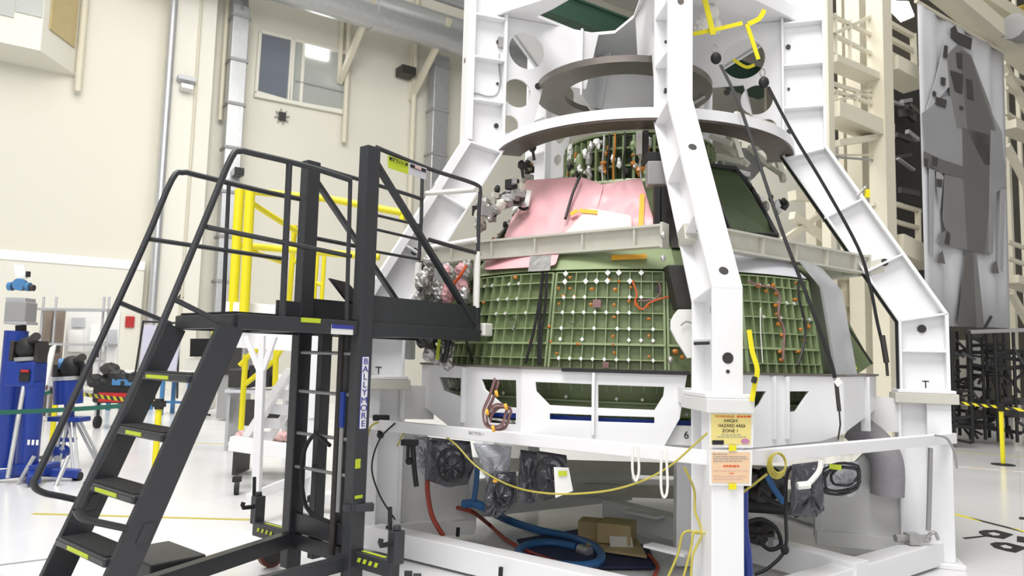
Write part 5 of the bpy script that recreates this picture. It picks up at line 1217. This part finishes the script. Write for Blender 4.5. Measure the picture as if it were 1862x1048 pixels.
# wall and sheets coloured dark for the unlit rooms behind the platform
def bwall(x0, x1, y0, y1, o, m, name, kind=True):
    a, b = bp(x0, 300, o), bp(x1, 300, o); z0, z1 = bp((x0+x1)/2, y1, o).z, bp((x0+x1)/2, y0, o).z
    if y1 > 780: z0 = 0
    g = MB(); g.prism([V((a.x, a.y, z0)), V((b.x, b.y, z0)), V((b.x, b.y, z1)), V((a.x, a.y, z1))], -NW*.1)
    return struct(name, g, m)
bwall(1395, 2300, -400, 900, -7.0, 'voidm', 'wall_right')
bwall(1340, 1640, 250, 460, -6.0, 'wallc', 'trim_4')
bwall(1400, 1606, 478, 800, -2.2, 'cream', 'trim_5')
bwall(1606, 1700, 150, 370, -4.0, 'void', 'bay_shade_6'); bwall(1606, 1700, 382, 540, -4.0, 'void', 'bay_shade_7')
g = MB(); 
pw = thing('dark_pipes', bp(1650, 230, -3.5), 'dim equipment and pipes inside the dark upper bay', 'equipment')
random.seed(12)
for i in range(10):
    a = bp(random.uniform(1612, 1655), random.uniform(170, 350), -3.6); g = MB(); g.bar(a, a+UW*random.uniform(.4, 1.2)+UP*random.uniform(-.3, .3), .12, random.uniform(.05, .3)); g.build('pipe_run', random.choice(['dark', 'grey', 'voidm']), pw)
for i, (x0, y0, x1, y1) in enumerate(((1512, 300, 1600, 302), (1512, 322, 1600, 324), (1512, 344, 1600, 347))):
    pass
# fluorescent lamp in the top bay
g = MB(); P = [bp(x, y, -.8) for x, y in ((1603, 4), (1652, 6), (1662, 30), (1638, 40))]; g.prism(P, UP*.05); tag(g.build('bay_tube_lamp', 'lamp'), 'bright rectangular lamp under the roof left of the banner', 'lamp')
g = MB(); g.tube([bp(1840, 48, 1.0), bp(1862, 62, 1.0), bp(1878, 64, 1.0)], .3, 12, rend=.12); tag(g.build('flood_lamp', 'grey', smooth=True), 'grey flood lamp at the top right corner', 'lamp')
g = MB(); g.bar(bp(1812, 45, -.2), bp(1862, 20, -.2), .3, .35); tag(g.build('yellow_hoist', mat('ochre_paint', (.50, .33, .03), .5)), 'ochre hoist part at the top right behind the girder', 'hoist')
# banner with the tapered craft picture
bn = thing('hanging_banner', bp(1750, 590, .5), 'tall hanging white banner printed with a grey tapered spacecraft', 'banner')
def banner_sheet(pts, m, name, o, par, nx=1):
    P = [bp(x, y, o) for x, y in pts]; return MB().prism(P, -NW*.012).build(name, m, par)
g = MB(); nx, ny = 24, 6; TL, TR, BL, BR = bp(1667, 3, .5), bp(1826, 96, .5), bp(1683, 592, .5), bp(1838, 597, .5)
vs_ = []; 
for j in range(ny+1):
    for i in range(nx+1):
        u, v = i/nx, j/ny; p = TL.lerp(TR, u).lerp(BL.lerp(BR, u), v); p = p+NW*(.03*math.sin(u*19)+.02*math.sin(u*41+1)); vs_.append(p)
g.add(vs_, [[j*(nx+1)+i, (j+1)*(nx+1)+i, (j+1)*(nx+1)+i+1, j*(nx+1)+i+1] for j in range(ny) for i in range(nx)])
sh = g.build('banner_cloth', mat('banner_grey', (.60, .61, .64), .7, var=.03), bn, smooth=True)
md = sh.modifiers.new('s', 'SOLIDIFY'); md.thickness = .01
mg = [mat('print_grey_%d' % i, c, .6, var=.18, scale=1.2) for i, c in enumerate(((.30, .30, .31), (.20, .195, .19), (.13, .12, .115), (.36, .36, .37), (.045, .042, .04), (.48, .48, .50)))]
def pr_(pts, k_, o=.57): return banner_sheet(pts, mg[k_], 'printed_shape', o, sh)
pr_([(1722, 62), (1752, 72), (1772, 105), (1682, 208), (1700, 150)], 5)
pr_([(1677, 206), (1720, 175), (1790, 180), (1822, 240), (1830, 345), (1780, 330), (1760, 320), (1682, 282)], 0, .575)
pr_([(1722, 100), (1742, 80), (1766, 100), (1800, 190), (1812, 240), (1790, 240), (1740, 232), (1728, 170)], 1, .58)
pr_([(1745, 90), (1765, 102), (1808, 232), (1806, 300), (1790, 300), (1760, 240)], 2, .585)
pr_([(1718, 310), (1800, 326), (1798, 464), (1728, 448), (1715, 400)], 1, .58)
pr_([(1750, 232), (1800, 245), (1798, 380), (1790, 462), (1760, 455), (1752, 330)], 2, .585)
pr_([(1680, 275), (1712, 290), (1758, 305), (1758, 324), (1710, 315), (1681, 302)], 2, .59)
pr_([(1690, 300), (1700, 305), (1697, 468), (1692, 462)], 3, .59); pr_([(1703, 308), (1716, 320), (1710, 380), (1704, 340)], 3, .59)
pr_([(1720, 420), (1728, 448), (1706, 444), (1712, 425)], 1, .59)
pr_([(1802, 236), (1812, 240), (1829, 300), (1827, 340), (1812, 350), (1806, 462), (1798, 460)], 0, .59)
pr_([(1820, 340), (1828, 345), (1824, 495), (1818, 490)], 3, .59)
pr_([(1757, 456), (1772, 462), (1788, 596), (1742, 593), (1750, 520)], 2, .59)
pr_([(1770, 462), (1776, 463), (1790, 596), (1776, 596)], 1, .592)
pr_([(1708, 462), (1714, 456), (1719, 480), (1705, 478)], 2, .59); pr_([(1806, 480), (1812, 474), (1817, 498), (1804, 496)], 2, .59)
for pts in ([(1729, 128), (1751, 135), (1750, 170), (1738, 165)], [(1703, 176), (1722, 182), (1720, 196), (1703, 190)], [(1712, 140), (1720, 142), (1719, 156), (1712, 154)], [(1758, 143), (1768, 147), (1771, 182), (1760, 178)], [(1697, 165), (1703, 168), (1702, 176), (1697, 174)], [(1746, 192), (1752, 194), (1752, 200), (1746, 198)], [(1729, 52), (1737, 46), (1742, 58), (1768, 70), (1766, 90), (1745, 80), (1730, 68)], [(1718, 82), (1724, 84), (1722, 106), (1716, 104)], [(1740, 95), (1750, 98), (1750, 125), (1742, 122)], [(1681, 288), (1688, 290), (1687, 304), (1681, 302)], [(1696, 284), (1706, 288), (1704, 302), (1695, 300)], [(1704, 325), (1714, 327), (1713, 341), (1704, 339)], [(1722, 420), (1728, 425), (1727, 446), (1718, 443)]):
    pr_(pts, 4, .60)
g = MB(); g.tube([bp(1665, 2, .5), bp(1828, 97, .5)], .04, 8); g.build('banner_bar', 'cream', bn)

# dark steel racks and scaffolding, right side floor
Yk = 16.3
random.seed(17)
rkd = [('dark_steel_rack', 1700, 1765, 15.2, 'dense black steel frames stacked right behind the right leg'), ('dark_steel_rack', 1762, 1815, 16.0, 'black steel frame rack behind the lone yellow stanchion'), ('dark_steel_rack', 1812, 1880, 15.6, 'black steel frame rack at the right edge of the picture')]
for nm, x0, x1, Y, lab_ in rkd:
    a, b = at(x0, 700, Y=Y), at(x1, 700, Y=Y); t = thing(nm, V(((a.x+b.x)/2, Y, 0)), lab_, 'rack'); zt_ = at(x0, 600, Y=Y).z
    for x in (a.x, (a.x+b.x)/2, b.x):
        for dy in (0, .9): g = MB(); g.tube([V((x, Y+dy, .1)), V((x, Y+dy, zt_))], .035, 8); g.build('upright', 'rubber', t)
    for i in range(13):
        z = random.uniform(.25, zt_); y0 = Y+random.choice((0, .45, .9)); g = MB(); g.tube([V((a.x, y0, z)), V((b.x, y0, z+random.uniform(-.15, .15)))], random.choice((.025, .04)), 8); g.build('cross_tube', 'rubber', t)
    for i in range(20):
        x = random.uniform(a.x, b.x); z = random.uniform(.2, zt_*.95); g = MB(); l_ = random.uniform(.3, .8); an = random.uniform(-1.2, 1.2); y0 = Y+random.uniform(-.1, .9)
        g.bar(V((x, y0, z)), V((min(max(x+l_*math.cos(an), a.x), b.x), y0+random.uniform(-.2, .2), max(.1, z+l_*math.sin(an)))), .04, .05); g.build('brace', random.choice(['rubber', 'dark', 'black']), t)
    for i in range(3): g = MB(); c = V((random.uniform(a.x+.2, b.x-.2), Y+.2, random.uniform(.3, 1.1))); g.box(c, (.4, .35, .14), random.random()); g.build('stored_part', 'dark', t)
g = MB(); a = at(1790, 612, Y=15.5); g.bar(at(1760, 604, Y=15.6), at(1875, 600, Y=15.6), .1, .08); tag(g.build('top_rail', 'grey'), 'long grey rail across the tops of the dark racks', 'rail')
pl2 = MB(); pl2.bar(at(1768, 620, Y=17.5), at(1768, 740, Y=17.5), .5, .35, up=(0, 1, 0)); tag(pl2.build('wrapped_column', 'offwhite'), 'pale wrapped column standing behind the dark racks', 'column')

# ================================================================== things hung on and lying under the frame
def hang(name, m, pts, Y, t_, lab_, cat, grp=None, n=3, jit=.014):
    P0 = [at(x, y, Y=Y) for x, y in pts]; c = sum(P0, V((0, 0, 0)))/len(P0); g = MB()
    R_ = [];
    for i in range(len(P0)):
        for j in range(6): R_.append(P0[i].lerp(P0[(i+1) % len(P0)], j/6))
    k_ = len(R_); S = (1.0, .97, .88, .72, .5, .25)
    for sgn in (-1, 1):
        base = len(g.v); vs = []
        for s_ in S:
            for p in R_:
                w_ = math.sqrt(max(0, 1-s_*s_)); f_ = 0 if s_ == 1 else 1
                vs.append(c.lerp(p, s_)+V((random.uniform(-jit, jit)*f_*.5, sgn*t_*w_+random.uniform(-jit, jit)*f_, random.uniform(-jit, jit)*f_*.5)))
        vs.append(c+V((0, sgn*t_, 0))); fs = []
        for r in range(len(S)-1):
            for i in range(k_):
                q = [r*k_+i, r*k_+(i+1) % k_, (r+1)*k_+(i+1) % k_, (r+1)*k_+i]; fs.append(q if sgn < 0 else q[::-1])
        for i in range(k_): q = [(len(S)-1)*k_+i, (len(S)-1)*k_+(i+1) % k_, len(S)*k_]; fs.append(q if sgn < 0 else q[::-1])
        g.add(vs, fs)
    ob = g.build(name, m, smooth=True); ob.data.shade_smooth()
    tag(ob, lab_, cat, grp); return ob
random.seed(6)
GB = 'bagged cables hung under the frame'
hang('cable_bag', 'clearbag', [(750, 792), (790, 796), (795, 850), (780, 872), (755, 850)], 6.0, .05, 'pale clear bag hanging at the far left under the rail', 'bag', GB)
b1 = hang('cable_bag', 'bagf', [(778, 795), (855, 803), (862, 850), (850, 882), (810, 886), (772, 872)], 5.9, .08, 'dark grey bag with coiled cable hanging left of the blue hose', 'bag', GB)
hang('cable_bag', 'clearbag', [(860, 806), (930, 812), (925, 880), (895, 905), (880, 860)], 5.64, .05, 'clear bag hanging above the lowest dark bag', 'bag', GB)
hang('cable_bag', 'bagf', [(892, 862), (938, 858), (940, 915), (905, 942), (882, 938), (880, 905)], 5.56, .06, 'lowest dark grey bag with a small orange tag', 'bag', GB)
hang('cable_bag', 'bagf', [(946, 818), (976, 822), (974, 912), (958, 918), (942, 905)], 5.4, .05, 'narrow dark bag hanging left of the wide bag with white paper', 'bag', GB)
hang('cable_bag', 'bagf', [(978, 820), (1030, 828), (1034, 870), (1005, 905), (985, 912), (974, 880)], 5.3, .07, 'dark grey bag hanging behind the white paper sheet', 'bag', GB)
for (x, y, r, Y) in ((820, 845, .13, 5.79), (826, 852, .10, 5.77), (1000, 868, .14, 5.2), (998, 875, .11, 5.19), (915, 900, .09, 5.48)):
    c = at(x, y, Y=Y); g = MB(); g.tube([c+V((r*.8*math.cos(i*PI/8), .01*math.sin(i), r*math.sin(i*PI/8))) for i in range(16)], .009, 8, closed=True); tag(g.build('cable_coil', 'cable', smooth=True), {820: 'large black cable coil in the left dark bag', 826: 'small inner cable coil in the left dark bag', 1000: 'larger cable coil beside the white paper', 998: 'smaller cable coil beside the white paper', 915: 'cable coil in the lowest dark bag'}[x], 'cable')
g = MB(); g.prism([at(x, y, Y=5.1) for x, y in ((1007, 850), (1034, 851), (1042, 893), (1010, 906))], (0, .006, 0)); wp_s = tag(g.build('white_paper', 'paper'), 'white paper sheet with a lime note hanging under the rail', 'paper')
g = MB(); g.prism([at(x, y, Y=5.09) for x, y in ((1015, 857), (1031, 857), (1031, 866), (1015, 866))], (0, .003, 0)); g.build('lime_note', 'lime', wp_s)
g = MB(); g.box(at(900, 875, Y=5.47), (.03, .01, .02)); tag(g.build('orange_tag', 'orange_t'), 'small orange tag on the lowest dark bag', 'tag')
hang('cable_bag', 'bagf', [(1440, 845), (1495, 838), (1497, 930), (1480, 942), (1436, 938)], 5.1, .06, 'dark crumpled bag hanging right of the front leg', 'bag', GB)
hang('cable_bag', 'clearbag', [(1498, 845), (1560, 840), (1566, 890), (1545, 905), (1500, 900)], 5.36, .05, 'clear bag holding a black cable loop with lime label', 'bag', GB)
for r, yy in ((.15, 868), (.13, 872), (.10, 866), (.145, 875)):
    c = at(1528+(.15-r)*160, yy, Y=5.2); g = MB(); g.tube([c+V((r*.9*math.cos(i*PI/8)+.25*r*math.sin(i*PI/8), .012*math.sin(i*2+r*40), r*(.75+.12*math.cos(i*PI/4))*math.sin(i*PI/8))) for i in range(16)], .010, 8, closed=True); tag(g.build('cable_coil', 'cable', smooth=True), 'black cable loop in the clear bag right of the front leg, %s' % {.15: 'outermost turn', .13: 'second turn', .10: 'innermost turn', .145: 'lowest turn'}[r], 'cable')
g = MB(); g.prism([at(x, y, Y=5.13) for x, y in ((1508, 844), (1530, 846), (1530, 856), (1508, 853))], (0, .004, 0)); tag(g.build('lime_label', 'lime'), 'lime label on the looped black cable', 'label')
# grey fabric duct elbow
g = MB(); g.tube([at(1553, 775, Y=6.4), at(1590, 805, Y=6.3), at(1612, 840, Y=6.2), at(1613, 900, Y=6.2)], .13, 18, smooth=5); tag(g.build('fabric_duct', 'greyfab', smooth=True), 'fat grey fabric duct bending down behind the right rail', 'duct')
# plastic strips over the rail
for i, (x, y0, y1, Y) in enumerate(((1155, 812, 875, 4.6), (1207, 818, 905, 4.5), (1345+150, 840, 860, 5.0))):
    if i < 2:
        g = MB(); g.tube([at(x-4, y0, Y=Y), at(x-5, y1-20, Y=Y), at(x+1, y1, Y=Y), at(x+7, y1-20, Y=Y), at(x+4, y0, Y=Y)], .008, 6, smooth=4); tag(g.build('white_tie', 'plastic', smooth=True), 'white strap loop hanging from the rail, %s' % ('left one' if i == 0 else 'right one'), 'strap')
g = MB(); g.tube([at(1493, 838, Y=4.85), at(1490, 856, Y=4.85), at(1478, 872, Y=4.85), at(1470, 880, Y=4.85)], .018, 8, smooth=3); g.tube([at(1450, 884, Y=4.85), at(1472, 882, Y=4.85)], .025, 8); tag(g.build('white_tie', 'plastic', smooth=True), 'thick white strap hanging from the right rail', 'strap')
# hoses
def hose(pts, r, m, lab_, sm=6, name='hose', cat='hose'):
    P = []
    for q in pts: P.append(at(q[0], q[1], Z=q[2][0]) if isinstance(q[2], tuple) else at(q[0], q[1], Y=q[2]))
    return tag(MB().tube(P, r, 10, smooth=sm).build(name, m, smooth=True), lab_, cat)
hose([(722, 812, 6.0), (740, 780, 5.95), (768, 773, 5.85), (822, 803, 5.6), (868, 850, 5.45), (930, 884, 5.3), (1000, 898, 5.03), (1090, 895, 4.85), (1160, 878, 4.66), (1215, 850, 4.55), (1262, 810, 4.42), (1286, 788, 4.32)], .0065, 'hose_y', 'long yellow hose drooping below the left rail', name='yellow_hose')
hose([(662, 900, 6.0), (664, 830, 6.0), (672, 780, 6.0), (688, 768, 6.0)], .0075, 'hose_y', 'yellow hose at the left leg beside the black ladder', name='yellow_hose')
hose([(718, 945, 6.1), (690, 900, 6.0), (676, 850, 5.95), (690, 800, 5.95), (718, 770, 5.9)], .007, 'cable', 'thin dark cable hanging by the left leg', name='cable', cat='cable')
hose([(1240, 1060, 4.5), (1256, 1000, 4.5), (1262, 968, 4.5), (1280, 970, 4.5), (1290, 965, 4.5)], .0075, 'hose_y', 'yellow hose curling at the left of the front post', name='yellow_hose')
hose([(1210, 1060, 4.6), (1232, 1010, 4.6), (1240, 975, 4.6), (1252, 966, 4.6), (1270, 970, 4.6), (1283, 955, 4.6)], .0075, 'hose_y', 'yellow hose arching to the floor left of the front post', name='yellow_hose')
hose([(1244, 850, 4.7), (1262, 890, 4.65), (1264, 930, 4.6), (1276, 970, 4.55), (1260, 1010, 4.5), (1256, 1060, 4.5)], .0075, 'hose_y', 'yellow hose running down beside the short white post', name='yellow_hose')
c = at(1416, 842, Y=4.6)
for j in range(4):
    g = MB(); r = .045+.004*j; g.tube([c+V(((r*math.cos(i*PI/8)), .012*j, r*1.35*math.sin(i*PI/8)-.008*j)) for i in range(16)], .005, 6, closed=True); tag(g.build('yellow_coil', 'hose_y', smooth=True), 'thin yellow cord ring on the right rail, %s' % ['front', 'second', 'third', 'rearmost'][j], 'cord', 'yellow cord rings on the right rail')
hose([(1345, 900, 4.7), (1372, 880, 4.7), (1395, 862, 4.7)], .0075, 'hose_y', 'yellow cord going right from behind the front post', name='yellow_hose')
hose([(1352, 890, 4.75), (1352, 960, 4.75), (1358, 1010, 4.75), (1362, 1070, 4.75)], .032, 'blue', 'thick bright blue hose behind the front post', name='blue_hose')
hose([(868, 850, 6.2), (866, 880, 6.2), (861, 912, 6.2)], .022, 'blue_h', 'short upright blue hose behind the dark bags', name='blue_hose')
hose([(843, 917, 6.25), (862, 916, 6.2), (882, 924, 6.2), (920, 945, (.1,)), (980, 965, (.06,)), (1040, 978, (.05,)), (1085, 998, (.05,)), (1092, 1020, (.05,)), (1060, 1030, (.05,)), (1000, 1026, (.05,)), (945, 1010, (.05,)), (955, 994, (.05,)), (1000, 988, (.05,)), (1048, 996, (.05,))], .036, 'blue_h', 'thick blue hose coiled on the floor under the capsule', name='blue_hose')
g = MB(); a, b = at(1054, 999, Z=.06), at(1072, 1005, Z=.06); g.tube([a, b], .042, 14); hf = tag(g.build('hose_fitting', 'silver', smooth=True), 'shiny metal fitting at the end of the blue hose', 'fitting')
hose([(1395, 865, 5.4), (1405, 885, 5.4), (1425, 915, 5.4)], .022, 'blue_h', 'short blue hose behind the cables right of the front post', name='blue_hose')
hose([(777, 874, 6.0), (778, 900, 6.0), (786, 940, 6.0), (806, 975, 6.0)], .02, 'red', 'red hose hanging by the left pedestal', name='red_hose')
hose([(832, 924, 6.4), (860, 932, 6.3), (890, 955, (.06,)), (925, 985, (.04,)), (990, 1016, (.03,)), (1050, 1030, (.03,)), (1090, 1040, (.03,))], .018, 'red', 'red hose snaking across the floor into the blue coil', name='red_hose')
hose([(1180, 1010, (.05,)), (1196, 1030, (.05,)), (1190, 1048, (.05,))], .016, 'red', 'short red hose end near the diagonal white beam', name='red_hose')
random.seed(23)
for i, pts in enumerate(([(1372, 1045, 5.2), (1395, 1035, 5.2), (1422, 1010, 5.2), (1430, 985, 5.2), (1429, 940, 5.2), (1430, 870, 5.2), (1440, 848, 5.2)], [(1385, 900, 5.5), (1410, 915, 5.5), (1440, 925, 5.5), (1450, 940, 5.5)], [(1352, 920, 5.8), (1390, 922, 5.8), (1435, 925, 5.8)], [(1360, 950, 5.6), (1385, 945, 5.6), (1410, 960, 5.6), (1420, 990, 5.6), (1400, 1000, 5.6), (1380, 985, 5.6)])):
    hose(pts, [.012, .02, .05, .016][i], 'cable', ['long black cable dropping to the floor right of the front post', 'black cable curving under the dark bag on the right', 'thick black trunk running sideways behind the front post', 'coiled black cable behind the front post'][i], name='cable', cat='cable')
g = MB(); 
for i in range(9): g.blob(at(1352+i*7, 880+random.uniform(-14, 30), Y=5.9), .09, .08, .09, 9, 6, .2)
eqp = thing('black_equipment', at(1385, 1000, Y=6), 'heap of black equipment and cables behind the front post', 'equipment')
for i in range(11): g = MB(); g.blob(at(1352+random.uniform(0, 62), random.uniform(862, 915), Y=5.9+random.uniform(-.1, .3)), .09, .08, .08, 9, 6, .2); g.build('cable_bundle', random.choice(['cable', 'rubber', 'dark']), eqp, smooth=True)
for i in range(6): g = MB(); g.blob(at(1358+random.uniform(0, 55), random.uniform(955, 990), Y=5.9), .08, .08, .06, 9, 6, .2); g.build('cable_bundle', 'dark', eqp, smooth=True)
g = MB(); g.box(at(1412, 988, Y=5.8), (.1, .08, .07), .2); g.build('small_box', 'grey_l', eqp)
g = MB(); g.blob(at(1427, 1000, Y=5.2), .03, .03, .035, 10, 6); g.build('plug_end', 'rubber', eqp)
# boxes on the navy mat
mt = MB(); P = [at(x, y, Z=.02) for x, y in ((940, 985), (1090, 960), (1180, 1000), (1195, 1035), (1080, 1035), (985, 1030))]; mt.prism(P, UP*.02); tag(mt.build('navy_mat', 'navy'), 'dark navy mat on the floor under the capsule', 'mat')
P = [at(1068, 1004, Z=.05), at(1176, 1016, Z=.05)]; c = at(1110, 990, Z=.04)
cb1 = thing('cardboard_box', (c.x, c.y, .04), 'flattened open cardboard box lying on the navy mat', 'box')
g = MB(); g.prism([at(x, y, Z=.05) for x, y in ((1066, 992), (1095, 1004), (1176, 1016), (1160, 985), (1075, 975))], UP*.02); g.build('box_base', 'card', cb1)
a = at(1080, 985, Z=.05); g = MB(); g.box((a.x, a.y+.1, .13), (.22, .2, .16), -.3); g.build('box_side', 'card', cb1)
a = at(1122, 988, Z=.06); g = MB(); g.box((a.x, a.y, .16), (.28, .28, .16), -.35); tag(g.build('carton', 'card', bevel=.006), 'small upright carton with a pale label on the cardboard', 'box')
g = MB(); g.prism([at(1108, 975, Y=a.y-.17), at(1148, 977, Y=a.y-.17), at(1153, 1000, Y=a.y-.17), at(1110, 998, Y=a.y-.17)], (0, .01, 0)); tag(g.build('carton_label', 'offwhite'), 'pale label sheet on the small carton', 'label')
# hand clamps on the rail ends and small fittings
for (x, y, Y, lab_) in ((693, 760, 6.05, 'black clamp on the left end of the waist rail'), (745, 805, 5.7, 'black valve hanging under the left end of the rail')):
    g = MB(); p = at(x, y, Y=Y); g.box(p, (.13, .06, .045)); g.box(p-UP*.08+V((-.01, 0, 0)), (.025, .03, .14)); g.blob(p-UP*.14, .03, .03, .03, 8, 6); tag(g.build('rail_clamp', 'rubber', bevel=.006), lab_, 'clamp')
hose([(750, 800, 5.7), (753, 850, 5.7), (757, 885, 5.7)], .02, 'cable', 'black strap hanging below the left valve', name='black_strap', cat='strap')
g = MB(); p = at(1660, 980, Y=6.0); g.tube([p-V((.14, 0, 0)), p+V((.14, .02, 0))], .03, 10); g.box(p, (.1, .1, .08)); g.tube([p+V((.1, 0, 0)), p+V((.16, -.02, .06)), p+V((.2, 0, 0))], .014, 8, smooth=3); tag(g.build('beam_fitting', 'silver'), 'silver latch fitting on the right base beam', 'fitting')
hose([(1692, 815, 5.9), (1690, 900, 5.9), (1688, 965, 5.9)], .018, 'grey', 'grey pipe standing in front of the right leg post', name='drain_pipe', cat='pipe')
hose([(1700, 792, 5.85), (1722, 798, 5.85), (1736, 825, 5.85), (1740, 852, 5.85)], .009, 'grey', 'grey rubber strip curling over the right rail end', name='rubber_strip', cat='strip')
for (x, y0, y1, Y, lab_) in ((705, 957, 985, 6.1, 'short black pin on the left base beam near the ladder'), (833, 960, 976, 6.2, 'small black pin beside the left pedestal foot'), (911, 1032, 1048, 5.3, 'thin steel pin on the front of the left base beam')):
    g = MB(); g.tube([at(x, y0, Y=Y), at(x-1, y1, Y=Y)], .016, 8); tag(g.build('beam_pin', 'rubber'), lab_, 'pin')
# taped notices on the front post
lo, up, d = LP['F']; nF = d; face_pt = lo+d*.004; exF = UP.cross(nF)
def npoly(pts, m, name, par, off_, lab_=None):
    P = [onp(x, y, lo+nF*off_, nF) for x, y in pts]; o = MB().prism(P, nF*.002).build(name, m, par)
    return o
n1 = npoly([(1289, 748), (1371, 749), (1369, 815), (1290, 814)], 'paper', 'hazard_notice', None, .012); tag(n1, 'yellow hazard zone notice taped on the white front post', 'notice')
npoly([(1293, 753), (1366, 754), (1365, 809), (1293, 808)], 'signy', 'notice_field', n1, .015)
n2 = npoly([(1289, 818), (1368, 819), (1366, 884), (1290, 883)], 'paper', 'danger_notice', None, .012); tag(n2, 'peach notice with red text taped below the yellow one', 'notice')
npoly([(1294, 822), (1364, 823), (1362, 879), (1294, 878)], 'signo', 'notice_field', n2, .015)
def ntext(s_, x, y, size, m, par, sx=1.0): text_mesh(s_, size, onp(x, y, lo+nF*.019, nF), exF, UP, .0006, sx=sx).build('lettering', m, par)
ntext('HIGH', 1329, 766, .026, 'rubber', n1, 1.3); ntext('HAZARD AREA', 1331, 775, .026, 'rubber', n1, .95); ntext('ZONE 1', 1328, 784, .026, 'rubber', n1, 1.1)

def nline(x0, x1, y, h, m, par):
    npoly([(x0, y-h/2), (x1, y-h/2), (x1, y+h/2), (x0, y+h/2)], m, 'print_line', par, .017)
random.seed(41)
ntext('WARNING', 1318, 758, .019, 'warn_o', n1, 1.3)
x = 1340
while x < 1360: 
    w_ = random.uniform(3, 8); nline(x, x+w_, 758, 3.4, 'warn_o', n1); x += w_+1.6
for y, a_, b_ in ((791, 1311, 1348), (795, 1303, 1356)):
    x = a_
    while x < b_: w_ = random.uniform(3, 8); nline(x, min(x+w_, b_), y, 1.3, 'grey', n1); x += w_+1.4
npoly([(1295, 801), (1316, 801), (1316, 809), (1295, 809)], 'rubber', 'black_badge', n1, .017)
P = [onp(1355+8*math.cos(i*PI/10), 803+5*math.sin(i*PI/10), lo+nF*.017, nF) for i in range(20)]; MB().prism(P, nF*.002).build('mauve_oval', mat('mauve_print', (.50, .22, .38), .5), n1)
for y, a_, b_, m_, h_ in ((826, 1296, 1322, 'grey', 1.6), (831, 1297, 1358, 'grey', 1.2), (835, 1297, 1360, 'grey', 1.2), (839, 1297, 1350, 'grey', 1.2), (848, 1315, 1344, 'warn_o', 3.2), (856, 1297, 1358, 'redfilm', 1.2), (861, 1326, 1334, 'warn_o', 1.2), (866, 1298, 1356, 'redfilm', 1.2), (871, 1298, 1350, 'redfilm', 1.2)):
    x = a_
    while x < b_: w_ = random.uniform(3, 9); nline(x, min(x+w_, b_), y, h_, m_, n2); x += w_+1.4
for i, (x, y) in enumerate(((1313, 745), (1350, 746), (1332, 815), (1332, 885))):
    o = npoly([(x-7, y-6), (x+7, y-5), (x+7, y+5), (x-7, y+6)], 'orange_t' if i < 2 else 'yellow', 'tape_piece', None, .021); tag(o, ['amber tape piece at the top left of the yellow notice', 'amber tape piece at the top right of the yellow notice', 'yellow tape piece joining the two notices', 'yellow tape piece under the peach notice'][i], 'tape')
# the figure two on the pilaster
text_mesh('2', .62, wp(328, 534, 1.08), UW, UP, .01).build('wall_number', 'rubber')
wn = bpy.data.objects.get('wall_number'); tag(wn, 'black number two on the pale pilaster', 'number')
# helium-white vessel and pale box left of the capsule
vb = thing('white_cabinet', at(690, 690, Y=6.9), 'white box unit beside the left leg below the platform', 'cabinet')
g = MB(); g.prism([at(x, y, Y=6.7) for x, y in ((672, 600), (718, 600), (716, 690), (672, 690))], (0, .3, 0)); g.build('upper_box', 'white', vb, bevel=.01)
g = MB(); g.prism([at(x, y, Y=6.5) for x, y in ((722, 616), (748, 618), (747, 655), (721, 652))], (0, .3, 0)); g.build('side_box', 'grey_l', vb, bevel=.01)

re_ = thing('roof_valve', at(1440, 10, Y=11), 'red valve and pale round vessel high behind the top right of the frame', 'valve')
g = MB(); g.tube([at(1408, 8, Y=11), at(1432, 22, Y=11)], .09, 12); g.tube([at(1428, -5, Y=11), at(1434, 30, Y=11)], .05, 10); g.build('valve_body', 'redp', re_, smooth=True)
g = MB(); g.blob(at(1462, 5, Y=11), .22, .2, .18, 18, 12); g.build('vessel', 'plastic', re_, smooth=True)
g = MB(); g.bar(at(1380, -20, Y=11.1), at(1500, -6, Y=11.1), .1, .1); g.build('pipe_support', 'cream', re_)
wl_ = thing('leg_clamp', at(1570, 350, Y=6.3), 'small silver clamp with yellow strap on the upper right leg edge', 'clamp')
g = MB(); g.tube([at(1558, 356, Y=6.3), at(1574, 340, Y=6.3)], .012, 8); g.build('clamp_bar', 'silver', wl_)
g = MB(); g.box(at(1577, 352, Y=6.3), (.035, .03, .07)); g.build('strap_end', 'yellow', wl_)
